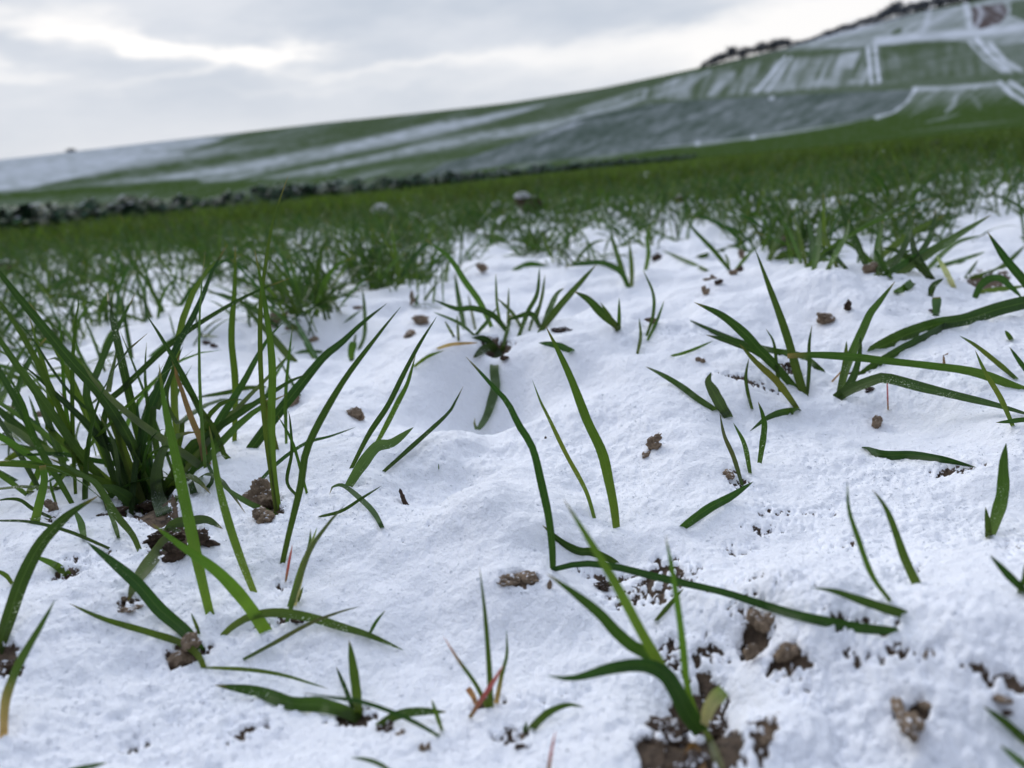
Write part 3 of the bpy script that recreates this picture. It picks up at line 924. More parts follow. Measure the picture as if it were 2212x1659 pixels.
plant('wheat_shoot', 'broad upright leaf cut off square at the snow pointing up to the pale mound', 'wheat shoot', [('A', 76, 'd', '.06', '1630,1425 1800,1200 1950,1010 2100,830 2212,740 2350,610 2506,486', 'wide')])
plant('wheat_shoot', 'straight vertical green blade standing alone behind the big tuft', 'wheat shoot', [('A', 46, 'g', '.03', '1520,1385 1525,1000 1500,700 1520,400 1525,110')])
plant('wheat_seedling', 'pair of thin upright green blades beside the tall slender wheat plant', 'wheat plant', [
 ('A', 28, 'g', '.04', '1855,1395 1850,1100 1870,850 1897,620'), ('A', 44, 'm', '.0', '1795,1435 1765,1320 1740,1200 1700,1060'), ('A', 25, 'g', '.1', '1690,1190 1760,1000 1840,860 1910,760'), ('A', 22, 'y', '.05', '1945,1085 1870,960 1800,830')])
plant('wheat_seedling', 'bright green two bladed plant whose cut bases stand in open snow before the tuft', 'wheat plant', [
 ('A', 86, 'b', '.10', '1362,2500 1290,2190 1200,1760 1120,1380 1070,1150 1030,878'), ('D', 58, 'b', '.10', '1480,645 1400,440 1330,230 1270,0 1235,-230 1215,-330')])
plant('wheat_seedling', 'yellow green stubby cut shoot leaning beside a small tan clod', 'wheat plant', [
 ('G', 78, 'b', '0', '285,745 330,560 365,400 350,275', 'stem'), ('G', 58, 'b', '0', '240,500 285,400 325,285', 'stem'), ('G', 24, 'g', '0', '455,580 425,480 405,380')])
plant('wheat_shoot', 'slim dark leaf arching down into snow beside the stubby cut shoot', 'wheat shoot', [('G', 34, 'd', '.0', '415,700 270,630 170,560 70,548 -60,570')])
plant('wheat_shoot', 'long thin dark blade lying nearly flat across the snow below the big tuft', 'wheat shoot', [('D', 24, 'd', '-.02', '645,388 400,285 180,230 0,222 -120,225')])
plant('wheat_shoot', 'short toothed green leaf tip sticking into snow under the long arching leaf', 'wheat shoot', [('G', 60, 'g', '.05', '690,870 660,740 600,630')])
plant('wheat_seedling', 'slanting pair of blades whose thin stalk enters snow before the dark clump', 'wheat plant', [
 ('G', 60, 'g', '.06', '1145,985 1080,840 950,680 800,440 700,370 560,290 400,215'), ('G', 40, 'g', '.06', '970,870 930,740 860,590')])
plant('wheat_shoot', 'upright green blade with a nicked edge standing in front of the big tuft', 'wheat shoot', [('G', 56, 'g', '.05', '590,590 500,430 420,300 320,130 240,-30 190,-220 60,-480')])
plant('wheat_shoot', 'very dark thin vertical blade with a pointed tip standing before the big tuft', 'wheat shoot', [('A', 30, 'd', '.03', '490,1720 478,1500 470,1250 470,900 490,600 510,480 490,388')])
plant('wheat_shoot', 'large dark leaf arching over the snow with its wide middle facing up', 'wheat shoot', [('D', 92, 'd', '.12', '-15,990 60,760 130,560 230,365 330,250 420,170 570,78')])
plant('wheat_shoot', 'pale yellowing leaf blade with a tan base rising beside the picture edge', 'wheat shoot', [('D', 62, 'h', '.10', '22,1480 30,1300 60,1180 130,1020 240,830 322,678')])
plant('wheat_shoot', 'short yellow green stub lying half buried with a thin brown tip', 'wheat shoot', [('D', 46, 'b', '0', '390,535 320,480 230,440 180,428', 'wide')])
plant('wheat_shoot', 'small curved green stub poking in from the snow edge below the long flat blade', 'wheat shoot', [('D', 28, 'g', '0', '68,585 40,545 0,520 -40,505')])
plant('wheat_shoot', 'dark green leaf plunging into snow from high at the picture edge', 'wheat shoot', [('A', 62, 'd', '0', '335,1450 180,1330 0,1180 -140,1060')])
plant('wheat_shoot', 'greyish leaf beside the picture edge drooping toward the stubby cut shoot', 'wheat shoot', [('A', 56, 'y', '.0', '440,1485 230,1400 100,1305 -20,1255 -120,1250')])
plant('wheat_seedling', 'thin stems with purple tinge standing behind the stubby cut shoot', 'wheat plant', [
 ('A', 30, 'n', '0', '200,1560 130,1470 60,1400 0,1350 -40,1310'), ('A', 38, 'g', '.1', '0,1150 50,1010 110,850 205,712'), ('A', 26, 'd', '.02', '300,1400 250,1270 210,1150 185,1080'), ('A', 46, 'g', '.0', '40,1500 150,1440 260,1420')])
plant('wheat_seedling', 'young plant by a brown clod with one wide dark leaf and one pale arching leaf', 'wheat plant', [
 ('D', 48, 'b', '.12', '1185,1075 1150,1000 1050,930 850,865 600,790 402,703'), ('D', 86, 'd', '.06', '1170,985 1080,870 930,740 800,590 650,460 505,345'),
 ('D', 22, 'm', '0', '1158,880 1140,830 1110,758'), ('D', 26, 'g', 'g', '1205,1075 1450,1088 1650,1120 1875,1188')])
plant('wheat_shoot', 'grey frosted leaf hanging bent over the dark soil hole with its tip in snow', 'wheat shoot', [('D', 84, 'y', '-.05', '940,290 1030,300 980,330 880,450 790,575 745,692')])
plant('wheat_shoot', 'grey green leaf arched over the soil hole and tipped with snow', 'wheat shoot', [('D', 66, 'y', '0', '960,300 1010,240 1100,225 1200,215 1295,268')])
plant('wheat_shoot', 'bright green blade leaning across two paler upright blades', 'wheat shoot', [('D', 80, 'b', '-.04', '1540,855 1470,750 1380,635 1250,505 1050,365 885,240', 'wide')])
plant('wheat_seedling', 'slim brownish shoot with split yellow stems in open snow', 'wheat plant', [
 ('D', 34, 'n', '.02', '1665,825 1720,630 1800,400 1900,250 2005,130'), ('D', 34, 'm', '.02', '1680,720 1750,500 1795,380 1806,268'), ('D', 32, 'w', '.02', '1715,710 1770,470 1845,258'), ('D', 20, 'm', '0', '1735,690 1745,650 1762,605')])
plant('wheat_shoot', 'long dark leaf arched like a bow over the snow beside the slim brownish shoot', 'wheat shoot', [('D', 58, 'g', '.0', '1300,885 1350,840 1450,782 1600,757 1800,785 1984,840 2150,890 2348,976')])
plant('wheat_shoot', 'narrow grey purple dead blade lying aslant under the bow shaped leaf', 'wheat shoot', [('D', 28, 'n', '.02', '1410,1032 1600,930 1800,820 1984,750 2092,722')])
plant('wheat_seedling', 'low spreading plant with a long twisted leaf lying flat and upright shoots', 'wheat plant', [
 ('E', 90, 'g', '.05', '110,1380 0,1325 -140,1292 -290,1285 -490,1215 -735,1178', 'leaf'), ('E', 62, 'g', '.05', '105,1365 80,1150 45,915'), ('E', 30, 'd', '.05', '70,1320 20,1190 -30,1070'),
 ('E', 30, 'd', '-.02', '575,1478 440,1400 300,1335 110,1272 -50,1250 -225,1224'), ('E', 62, 'd', '.0', '215,1410 330,1352 450,1332 612,1334'), ('E', 30, 'g', '0', '585,1440 555,1350 524,1258')])
plant('wheat_shoot', 'tiny thin green blade crossing behind the bow shaped leaf', 'wheat shoot', [('E', 22, 'g', '0', '155,895 205,805 256,743')])
plant('wheat_shoot', 'thin green leaf lying along the bottom snow with a pale tip', 'wheat shoot', [('E', 30, 'g', '.02', '300,1690 230,1640 150,1610 50,1598')])
plant('wheat_shoot', 'half buried green blade at the very bottom of the snow near red specks', 'wheat shoot', [('D', 30, 'y', '0', '400,1672 520,1650 622,1628')])
plant('wheat_seedling', 'small three leaved shoot with a red stem and reddish leaf tips', 'wheat plant', [
 ('E', 40, 'g', '.03', '868,1320 862,1100 838,780 803,486', 'wide'), ('E', 30, 'r', '.0', '850,1310 780,1170 680,1030 592,890', 'wide'), ('E', 30, 'h', '.03', '900,1285 935,1110 962,1000 960,852', 'wide'),
 ('E', 32, 'p', '-.02', '748,1365 870,1180 945,1058'), ('E', 40, 't', '.0', '785,1290 765,1240 735,1195', 'torn')])
plant('wheat_seedling', 'short curved green leaf with a pale stub peeking out of deep snow', 'wheat plant', [
 ('E', 50, 'g', '.02', '1105,1430 1200,1340 1310,1293 1412,1304', 'wide'), ('E', 26, 'g', '0', '1062,1455 1080,1388')])
plant('wheat_shoot', 'thin pinkish shoot standing alone near the bottom of the snow', 'wheat shoot', [('E', 22, 'p', '.02', '1203,1675 1225,1540 1246,1438', 'wide')])
plant('wheat_shoot', 'tall curving dark green blade rising from the snow by the buried clod', 'wheat shoot', [('B', 62, 'd', '.10', '1372,2217 1368,2070 1345,1870 1298,1650 1240,1420 1150,1270 1080,1130 1000,1040 900,930 806,830')])
plant('wheat_shoot', 'tall green blade with a broad middle rooted in open snow', 'wheat shoot', [('B', 76, 'g', '.06', '1783,1940 1768,1810 1735,1640 1690,1450 1600,1260 1550,1130 1480,950 1400,780 1323,630')])
plant('wheat_shoot', 'slender olive blade standing just beside the broad tall blade', 'wheat shoot', [('B', 36, 'm', '.05', '1640,1878 1600,1740 1555,1640 1450,1450 1340,1220 1290,1120 1238,982')])
plant('wheat_shoot', 'long flat leaf stretched low across the snow between two soil holes', 'wheat shoot', [('E', 72, 'd', 'g', '3210,862 2984,840 2684,778 2484,720 2234,640 1984,582 1800,540 1600,490 1400,470 1250,500', 'both')])
plant('wheat_seedling', 'large wheat plant with a pale stem standing in the biggest bare soil hole', 'wheat plant', [
 ('E', 56, 'w', 'd.196', '2215,1690 2170,1560 2100,1400', 'stem'), ('E', 68, 'b', 'd.196', '2100,1410 1984,1285 1850,1050 1750,880 1600,600 1450,350 1293,96'), 
 ('E', 112, 'd', 'd.192', '2095,1450 2010,1330 1950,1215 1880,1110 1760,1060 1580,1075 1350,1135 1198,1122', 'wide'), ('E', 84, 'd', 'd.203', '2070,1390 1940,1190 1800,1010 1700,955 1600,870 1500,760 1350,640 1192,528'),
 ('E', 46, 'b', 'd.198', '2085,1390 2014,1200 1980,900 1930,550 1884,306'), ('E', 90, 'w', 'd.19', '2108,1410 2150,1290 2225,1208', 'torn'), ('E', 46, 't', 'd.185', '2110,1700 2070,1560 2030,1530 1995,1620 1985,1720', 'wide')])
plant('wheat_shoot', 'dark leaf curling out behind the long flat leaf with its tip raised', 'wheat shoot', [('E', 52, 'd', '.02', '1600,470 1550,440 1450,402 1380,398 1280,345 1168,247')])
plant('wheat_shoot', 'short green leaf rising from the peppered snow beside the pale stemmed plant', 'wheat shoot', [('E', 30, 'g', '.02', '1828,803 1900,720 1990,615')])
plant('wheat_shoot', 'curved grey leaf with a hooked end beside the brown stick', 'wheat shoot', [('E', 40, 'y', 'g', '238,262 200,190 150,130 60,50 0,14 -50,25 -60,45')])
plant('wheat_shoot', 'thin dark blade lying aslant under the hooked grey leaf', 'wheat shoot', [('E', 22, 'd', '.0', '-135,200 0,165 120,90 235,18')])
plant('wheat_shoot', 'narrow upright blade leaning over the snow hollow with a fine tip', 'wheat shoot', [('B', 40, 'd', '.04', '65,1552 180,1330 300,1150 400,950 500,760 620,568')])
plant('wheat_seedling', 'grey backed leaf with a slimmer blade growing through it above the hooked leaf', 'wheat plant', [
 ('B', 40, 'g', '.05', '205,1440 300,1260 370,1120 430,1000 482,815'), ('B', 84, 'y', '.0', '50,1665 130,1540 230,1415 330,1390 468,1288', 'leaf')])
plant('wheat_shoot', 'lone thin leaf lying at the rim of the snow hollow pointing up', 'wheat shoot', [('B', 36, 'd', '.10', '272,1578 450,1420 680,1210 740,1120 790,1022')])
plant('wheat_seedling', 'twisting grey green leaf hanging from a dark gap down into the snow hollow', 'wheat plant', [
 ('B', 30, 'g', '.05', '1040,800 1075,660 1100,560', 'stem'), ('B', 66, 'y', '-.12', '1045,785 1000,850 990,920 1000,1020 980,1100 940,1220 885,1298 862,1270 866,1228')])
plant('wheat_tuft', 'mid sized spreading tuft on the mound directly behind the snow hollow', 'wheat tuft', [
 ('B', 46, 'g', '.05', '975,640 900,480 800,340 700,190 542,68'), ('B', 46, 'd', '.02', '1080,672 980,560 850,515 750,520 588,458'), ('B', 40, 'g', '.05', '800,655 760,450 735,290'), ('B', 36, 'g', '.05', '1150,697 1210,540 1270,420 1285,248'),
 ('B', 20, 'g', '.05', '760,730 750,560'), ('B', 20, 'm', '.05', '870,660 820,420'), ('B', 30, 'd', '.05', '870,690 940,610 1010,510'), ('B', 28, 'g', '.05', '1165,640 1110,550 1010,450'), ('B', 22, 'g', '.05', '1080,620 1085,380'),
 ('B', 40, 'd', '.02', '1290,640 1230,555 1120,580 1070,600'), ('B', 26, 'y', '.05', '1260,600 1300,440 1320,300'), ('B', 22, 'g', '.05', '1215,665 1240,590 1275,500'), ('B', 24, 'y', '.02', '862,690 760,610 595,540'), ('B', 22, 'y', '.02', '732,705 670,598'), ('B', 22, 'g', '.05', '1040,640 1010,500 1000,290')])
plant('wheat_seedling', 'leafy plant at the mound edge with a folded broad leaf and upright blade', 'wheat plant', [
 ('B', 52, 'g', '.05', '1285,675 1400,520 1530,370 1652,233'), ('B', 44, 'y', '.05', '1305,640 1360,500 1400,420 1445,385'), ('B', 62, 'd', '.0', '1795,640 1690,550 1600,460 1510,408'), ('B', 28, 'g', '0', '1800,662 1800,448'), ('B', 28, 'g', '0', '1790,665 1740,570 1678,478')])
plant('wheat_seedling', 'dark flattened leaves sprawling over the black gap under the mound tuft', 'wheat plant', [
 ('B', 52, 'd', 'g', '1000,775 930,718 860,708'), ('B', 60, 'd', 'g', '1020,800 950,770 860,832'), ('B', 26, 'g', 'g', '470,895 560,830 650,795'), ('B', 24, 't', 'g', '620,778 720,750 880,740')])
plant('wheat_shoot', 'short dark leaf lying on the snow right of the black gap', 'wheat shoot', [('B', 52, 'd', 'g', '1500,795 1400,757 1290,742')])
plant('wheat_shoot', 'single thin vertical shoot in snow near a pair of slim shoots', 'wheat shoot', [('B', 26, 'g', '.05', '1918,815 1940,700 1930,578')])
plant('wheat_seedling', 'pair of slim crossing shoots with a tan clod between them', 'wheat plant', [('B', 26, 'g', '.05', '1980,690 2020,560 2020,420 1955,268'), ('B', 24, 'g', '.05', '1982,728 2040,610 2092,468')])
plant('wheat_seedling', 'small shoot with a round leaf stub at its foot behind the bent dark blade', 'wheat plant', [('B', 30, 'g', '.05', '110,790 150,690 150,520 135,380'), ('B', 58, 'g', '0', '68,855 65,800 80,735', 'torn'), ('B', 18, 'g', '.0', '80,760 95,680')])
plant('wheat_shoot', 'leaf slanting down into snow beside the torn grey leaf', 'wheat shoot', [('C', 50, 'g', '.08', '218,1178 100,1105 0,1030 -120,955 -242,893')])
plant('wheat_shoot', 'short leaf lying low on the snow above the slanting leaf', 'wheat shoot', [('C', 24, 'g', 'g', '-75,825 0,808 90,775 185,733')])
plant('wheat_shoot', 'minute green sprout tip at the bottom of the snow hollow', 'wheat shoot', [('B', 8, 'g', '0', '632,1562 630,1523')])
plant('wheat_shoot', 'torn grey green leaf curling upright out of the snow', 'wheat shoot', [('C', 84, 'y', '.0', '300,1225 250,1150 195,1050 165,990 185,932')])
plant('wheat_seedling', 'seedling with three long arched leaves and one tall straight blade', 'wheat plant', [
 ('C', 62, 'g', '.06', '785,1075 740,920 690,740 630,560 540,320 468,128', 'wide'), ('C', 70, 'd', '.0', '722,1028 600,890 500,790 400,680 250,560 73,477'), ('C', 60, 'd', 'g', '900,925 780,832 600,800 400,750 250,690 53,598'), ('C', 52, 'd', '-.02', '620,905 480,800 320,740 150,688')])
plant('wheat_shoot', 'thin curved upright blade beside the seedling with three arched leaves', 'wheat shoot', [('C', 26, 'g', '.03', '630,1068 610,900 590,740 538,648')])
plant('wheat_shoot', 'narrow pointed upright blade between two larger leafy seedlings', 'wheat shoot', [('C', 28, 'g', '.03', '808,1072 820,900 820,750 838,628')])
plant('wheat_seedling', 'low plant with one yellowing blade and one dark leaf drooping forward', 'wheat plant', [('C', 50, 'm', '.04', '742,1168 680,1080 600,980 480,870 368,748'), ('C', 52, 'd', 'g', '742,1180 640,1190 540,1230 448,1302', 'wide')])
plant('wheat_shoot', 'small curved upright blade near the torn grey leaf', 'wheat shoot', [('C', 26, 'g', '.03', '452,1175 420,1050 410,950 430,838')])
plant('wheat_seedling', 'strong seedling with a twisted upright leaf and very long leaves lying sideways', 'wheat plant', [
 ('C', 62, 'g', '.05', '1015,1075 1060,900 1130,740 1175,640 1215,550 1270,480 1377,342'), ('C', 56, 'd', '.03', '1025,1098 1110,950 1150,790 1150,698', 'wide'), ('C', 42, 'm', '.03', '1012,1070 1050,900 1062,728'),
 ('C', 76, 'd', 'g', '1000,1098 1080,1045 1250,980 1330,972 1550,1030 1800,1090 2050,1150 2260,1212', 'wide')])
plant('wheat_shoot', 'very long leaf lying level across two seedlings above the snow', 'wheat shoot', [('C', 66, 'g', '.05', '2205,1042 1900,932 1600,888 1350,860 1100,832 850,818 678,826', 'both')])
plant('wheat_shoot', 'broad dark leaf reaching up sideways out of a snowy gap', 'wheat shoot', [('C', 72, 'd', '.10', '1160,945 1250,880 1400,795 1600,690 1800,580 1992,493')])
plant('wheat_shoot', 'broadest flat green leaf stretching from snow towards the picture edge', 'wheat shoot', [('C', 112, 'd', '.05', '1250,785 1450,690 1650,622 1850,585 2050,520 2212,480 2420,430', 'both')])
plant('grass_stalk', 'thin red stalk standing upright in plain snow', 'grass stalk', [('C', 11, 'p', '0', '1331,1175 1328,1080 1324,968', 'stem')])
plant('straw', 'thin slanting straw beside the strong seedling', 'straw', [('C', 13, 't', '0', '968,992 1050,902', 'stem')])
plant('wheat_shoot', 'leaf lying flat on snow with a fine dark tip over peppered soil', 'wheat shoot', [('C', 66, 'd', 'g', '1190,1432 1300,1468 1500,1468 1700,1498 1880,1542', 'wide')])
plant('wheat_seedling', 'upright leaf pair against bright snow near the picture edge', 'wheat plant', [('F', 74, 'g', '.03', '1788,312 1835,170 1862,50 1866,-110 1880,-228'), ('F', 38, 'g', '.0', '1778,312 1772,230 1760,142', 'wide')])
plant('wheat_shoot', 'slim leaf slanting into snow above the long yellow spotted blade', 'wheat shoot', [('C', 38, 'm', '.02', '2162,975 2050,880 1900,760 1793,694')])
plant('wheat_shoot', 'long blade with a yellow patch crossing the level leaves', 'wheat shoot', [('C', 36, 'm', '.04', '2142,1285 2060,1100 1960,930 1895,788')])
plant('wheat_shoot', 'dark blade tip leaning in at the picture edge beside the yellow spotted blade', 'wheat shoot', [('C', 34, 'd', '.02', '2290,1000 2212,900 2118,768')])
plant('wheat_shoot', 'small green leaf tip poking from snow above the dark leaning blade', 'wheat shoot', [('C', 34, 'g', '0', '2132,722 2088,660')])
plant('wheat_shoot', 'level pointed leaf entering at the picture edge below the long level leaves', 'wheat shoot', [('C', 38, 'd', '.0', '2330,1255 2212,1240 2120,1250 2028,1258')])
plant('wheat_seedling', 'sprouting group of four slim blades with a bent leaf over a brown patch', 'wheat plant', [
 ('C', 34, 'n', '.03', '388,1670 330,1480 270,1340 240,1192'), ('C', 36, 'g', '.03', '437,1585 400,1400 328,1258'), ('C', 44, 'g', '.03', '498,1528 530,1300 520,1210 489,1122'), ('F', 62, 'd', '.05', '-5,262 150,150 280,80 410,-5')])
plant('wheat_seedling', 'two bladed shoot with a thin upright leaf and a wide leaf lying over', 'wheat plant', [('F', 36, 'g', '.03', '1215,700 1100,540 1010,300 965,150 958,-5'), ('F', 68, 'd', '-.02', '1275,760 1150,722 1000,670 880,630 742,608', 'wide')])
plant('wheat_shoot', 'pointed green blade leaning alone in clean snow beside the two bladed shoot', 'wheat shoot', [('F', 56, 'g', '.04', '1362,595 1290,440 1220,240 1170,130 1103,42', 'wide')])
plant('wheat_seedling', 'plant cut by the picture edge with a leaf slanting up from a snowy ledge', 'wheat plant', [('F', 52, 'd', '.03', '2020,660 1900,545 1785,420'), ('F', 30, 'g', '0', '1955,640 1985,560 1990,470')])
plant('wheat_shoot', 'bright green blurred blade entering at the bottom corner', 'wheat shoot', [('F', 62, 'g', '.02', '2070,1545 1984,1490 1880,1400 1743,1298')])
plant('wheat_shoot', 'grey blurred blade entering below the bright green corner blade', 'wheat shoot', [('F', 52, 'y', '.0', '2060,1720 1984,1640 1848,1528')])
plant('wheat_tuft', 'bushy tuft with arching blades just behind the smooth bright mound', 'wheat tuft', [
 ('C', 62, 'd', '.0', '600,205 650,175 720,165 830,190 960,225 1095,265'), ('C', 52, 'g', '.05', '555,215 600,110 640,0 700,-150'), ('C', 52, 'g', '.05', '850,270 880,100 890,-80'), ('C', 54, 'd', '.05', '1190,240 1120,80 1060,-60 1010,-190'), ('C', 30, 'g', '.05', '800,240 760,60 720,-90'),
 ('C', 42, 'g', '.05', '940,268 990,170 1060,40 1080,-60'), ('C', 34, 'g', '.05', '1000,250 940,90 880,-20'), ('C', 40, 'd', '.05', '820,250 840,100 800,-120'), ('C', 30, 'g', '.05', '770,230 700,40 640,-60'), ('C', 36, 'd', '.05', '1060,260 980,180 880,100')])
plant('wheat_tuft', 'dense tuft of leaning blades beside the bushy arching tuft near the picture edge', 'wheat tuft', [
 ('C', 60, 'g', '.05', '1240,215 1360,120 1500,20 1700,-90'), ('C', 70, 'd', '.08', '1310,310 1450,225 1600,150 1880,-20'), ('C', 60, 'g', '.08', '1400,300 1560,190 1740,70 2000,-90'), ('C', 80, 'g', '.0', '1390,170 1440,260 1510,310', 'torn'), ('C', 40, 'w', '.05', '1760,385 1700,270 1640,165'),
 ('C', 44, 'g', '.05', '1250,310 1380,190 1500,130'), ('C', 40, 'd', '.05', '1600,325 1520,240 1400,150 1280,120'), ('C', 50, 'd', '.05', '1620,330 1560,250 1500,140 1480,0'), ('C', 34, 'g', '.02', '1350,320 1300,240 1240,120'), ('C', 50, 'g', '.05', '1280,300 1260,150 1300,-60'), ('C', 44, 'd', '.05', '1330,300 1450,90 1500,-120'),
 ('C', 44, 'd', '.05', '1450,290 1600,60 1640,-120'), ('C', 40, 'g', '.05', '1560,290 1760,100 1960,40'), ('C', 40, 'y', '.03', '1640,250 1800,210 1960,150')])
plant('wheat_seedling', 'small arched leaves hanging over the shaded snow dip', 'wheat plant', [('C', 46, 'd', '.0', '1605,435 1625,370 1690,322'), ('C', 52, 'd', '.0', '1890,455 1930,370 1990,325 2060,322 2130,380 2205,455'), ('C', 40, 'g', '.02', '1910,412 2050,395 2230,372'), ('C', 22, 'g', '.03', '1830,322 1915,203'), ('C', 40, 'g', '.05', '1860,322 2050,262 2230,100')])
plant('wheat_shoot', 'dark sharp blade slanting in from the picture edge above the shaded dip', 'wheat shoot', [('C', 60, 'd', '.0', '2330,500 2212,340 2140,255 2080,180 1975,22')])
plant('wheat_shoot', 'rounded leaf stub poking from the shaded snow dip', 'wheat shoot', [('C', 62, 'y', '0', '1640,565 1645,500 1645,445', 'torn')])
plant('wheat_shoot', 'small torn leaf lying on snow above the shaded dip', 'wheat shoot', [('C', 62, 'g', 'g', '1380,412 1440,385 1485,350', 'torn')])
plant('wheat_seedling', 'blurred spindly seedling standing on a cluster of brown clods', 'wheat plant', [('C', 34, 'g', '.03', '305,270 200,140 80,15 30,-60'), ('C', 24, 'g', '.03', '300,270 290,200 270,160'), ('C', 26, 'g', '.03', '345,265 400,200 470,120')])
plant('wheat_shoot', 'blurred leaf lying flat left of the clod cluster', 'wheat shoot', [('C', 32, 'g', 'g', '165,278 80,235 0,200 -130,140')])
plant('wheat_shoot', 'blurred dark leaf lying level behind the clod cluster', 'wheat shoot', [('C', 44, 'd', 'g', '100,185 280,140 400,80 510,10')])
plant('wheat_seedling', 'blurred seedling with a drooping broad leaf in the pale snow beyond the hollow', 'wheat plant', [('B', 46, 'd', '.0', '1860,385 1830,310 1790,265 1690,222 1580,228 1455,245'), ('B', 34, 'g', '.03', '1880,385 1880,250 1865,80'), ('B', 40, 'g', '.05', '1850,370 1810,240 1760,80 1740,0'), ('B', 36, 'g', '.03', '1970,275 1990,160 1980,60 2000,-20')])
plant('wheat_shoot', 'blurred dark leaf lying on the pale snow bank', 'wheat shoot', [('B', 42, 'd', 'g', '1120,268 1220,230 1330,240')])
plant('wheat_shoot', 'wide pale leaf slanting down behind the straight vertical blade', 'wheat shoot', [('A', 58, 'g', '.06', '1905,868 1780,720 1680,610 1555,465', 'wide')])
plant('wheat_seedling', 'limp seedling behind the tall slender plant beside brown crumbs', 'wheat plant', [('A', 36, 'y', '.05', '2062,855 1960,680 1900,560'), ('A', 26, 'g', '.0', '2040,850 1960,720'), ('A', 28, 'y', 'g', '2090,800 1980,795 1910,808')])
plant('wheat_shoot', 'dark level leaf tip behind the straight vertical blade', 'wheat shoot', [('A', 34, 'd', '.0', '1720,1030 1600,1032 1480,1060 1255,1098')])


# ------------------------------------------------------------------ clods of soil and bits of straw
def ico(sub):
    import bmesh
    bm = bmesh.new(); bmesh.ops.create_icosphere(bm, subdivisions=sub, radius=1)
    V = np.array([v.co[:] for v in bm.verts]); F = np.array([[v.index for v in f.verts] for f in bm.faces]); bm.free()
    return V, F


ICO4 = ico(5); ICO1 = ico(1)


def n3(P, s, seed):
    x, y, z = (P / s).T
    return (vn(x + 3.1 * seed, y + z * .7, seed) + vn(y - 1.7 * seed, z + x * .6, seed + 1) + vn(z + .9 * seed, x - y * .8, seed + 2)) / 1.7


def clod_mesh(size, seed, stretch=(1, .8, .75), lumps=4, rough=1.0):
    rng = np.random.default_rng(seed)
    V, F = ICO4
    best = np.zeros(len(V))
    C = rng.normal(size=(lumps, 3)) * .42; R = rng.uniform(.5, .8, lumps)
    for c, r in zip(C, R):                           # union of a few lumps, seen from the middle
        bq = V @ c; disc = bq * bq - (c @ c - r * r)
        h = np.where(disc > 0, bq + np.sqrt(np.maximum(disc, 0)), 0)
        best = np.maximum(best, h)
    best = np.maximum(best, .35)
    P = V * best[:, None]
    nz = .20 * n3(P, .5, seed) + .14 * n3(P, .22, seed + 5) + .10 * n3(P, .10, seed + 9) + .05 * n3(P, .05, seed + 3)
    P = P * (1 + nz * rough)[:, None]
    return P * np.array(stretch) * size, F


def clod(reg, at, rpx, label, seed, stretch=(1, .8, .75), lumps=4, dark=False, sink=.25, rot=0, cat='soil clod', name='soil_clod', cap=False):
    p, t = ground_hit(*reg_pts(reg, [at])[0])
    size = .82 * rpx * REG[reg][2] * t / FPX
    P, F = clod_mesh(size, seed, stretch, 2 if cap else lumps, .35 if cap else 1.0)
    loc = p + np.array([0, 0, size * stretch[2] * (.55 - sink)])
    if not cap:
        o = np_mesh(name, P, F, M_CLOD_DARK if dark else M_CLOD)
        o.location = loc; o.rotation_euler = (0, 0, rot)
        return tag(o, label, cat)
    e = empty(name, loc); tag(e, label, cat); e.rotation_euler = (0, 0, rot)
    np_mesh('earth', P, F, M_CLOD_DARK if dark else M_CLOD, parent=e)
    k = P[:, 2] > size * stretch[2] * (.40 + .22 * n3(P / size, 1.1, seed))
    hz = np.clip(P[:, 2] / (size * stretch[2]), 0, 1)
    Q = P * (1.02 + .05 * hz)[:, None] + np.array([0, 0, 1.0])[None, :] * (size * .16 * hz)[:, None]
    Fk = F[k[F].all(1)]
    np_mesh('snow_cap', Q, Fk, M_SNOW, parent=e)
    return e


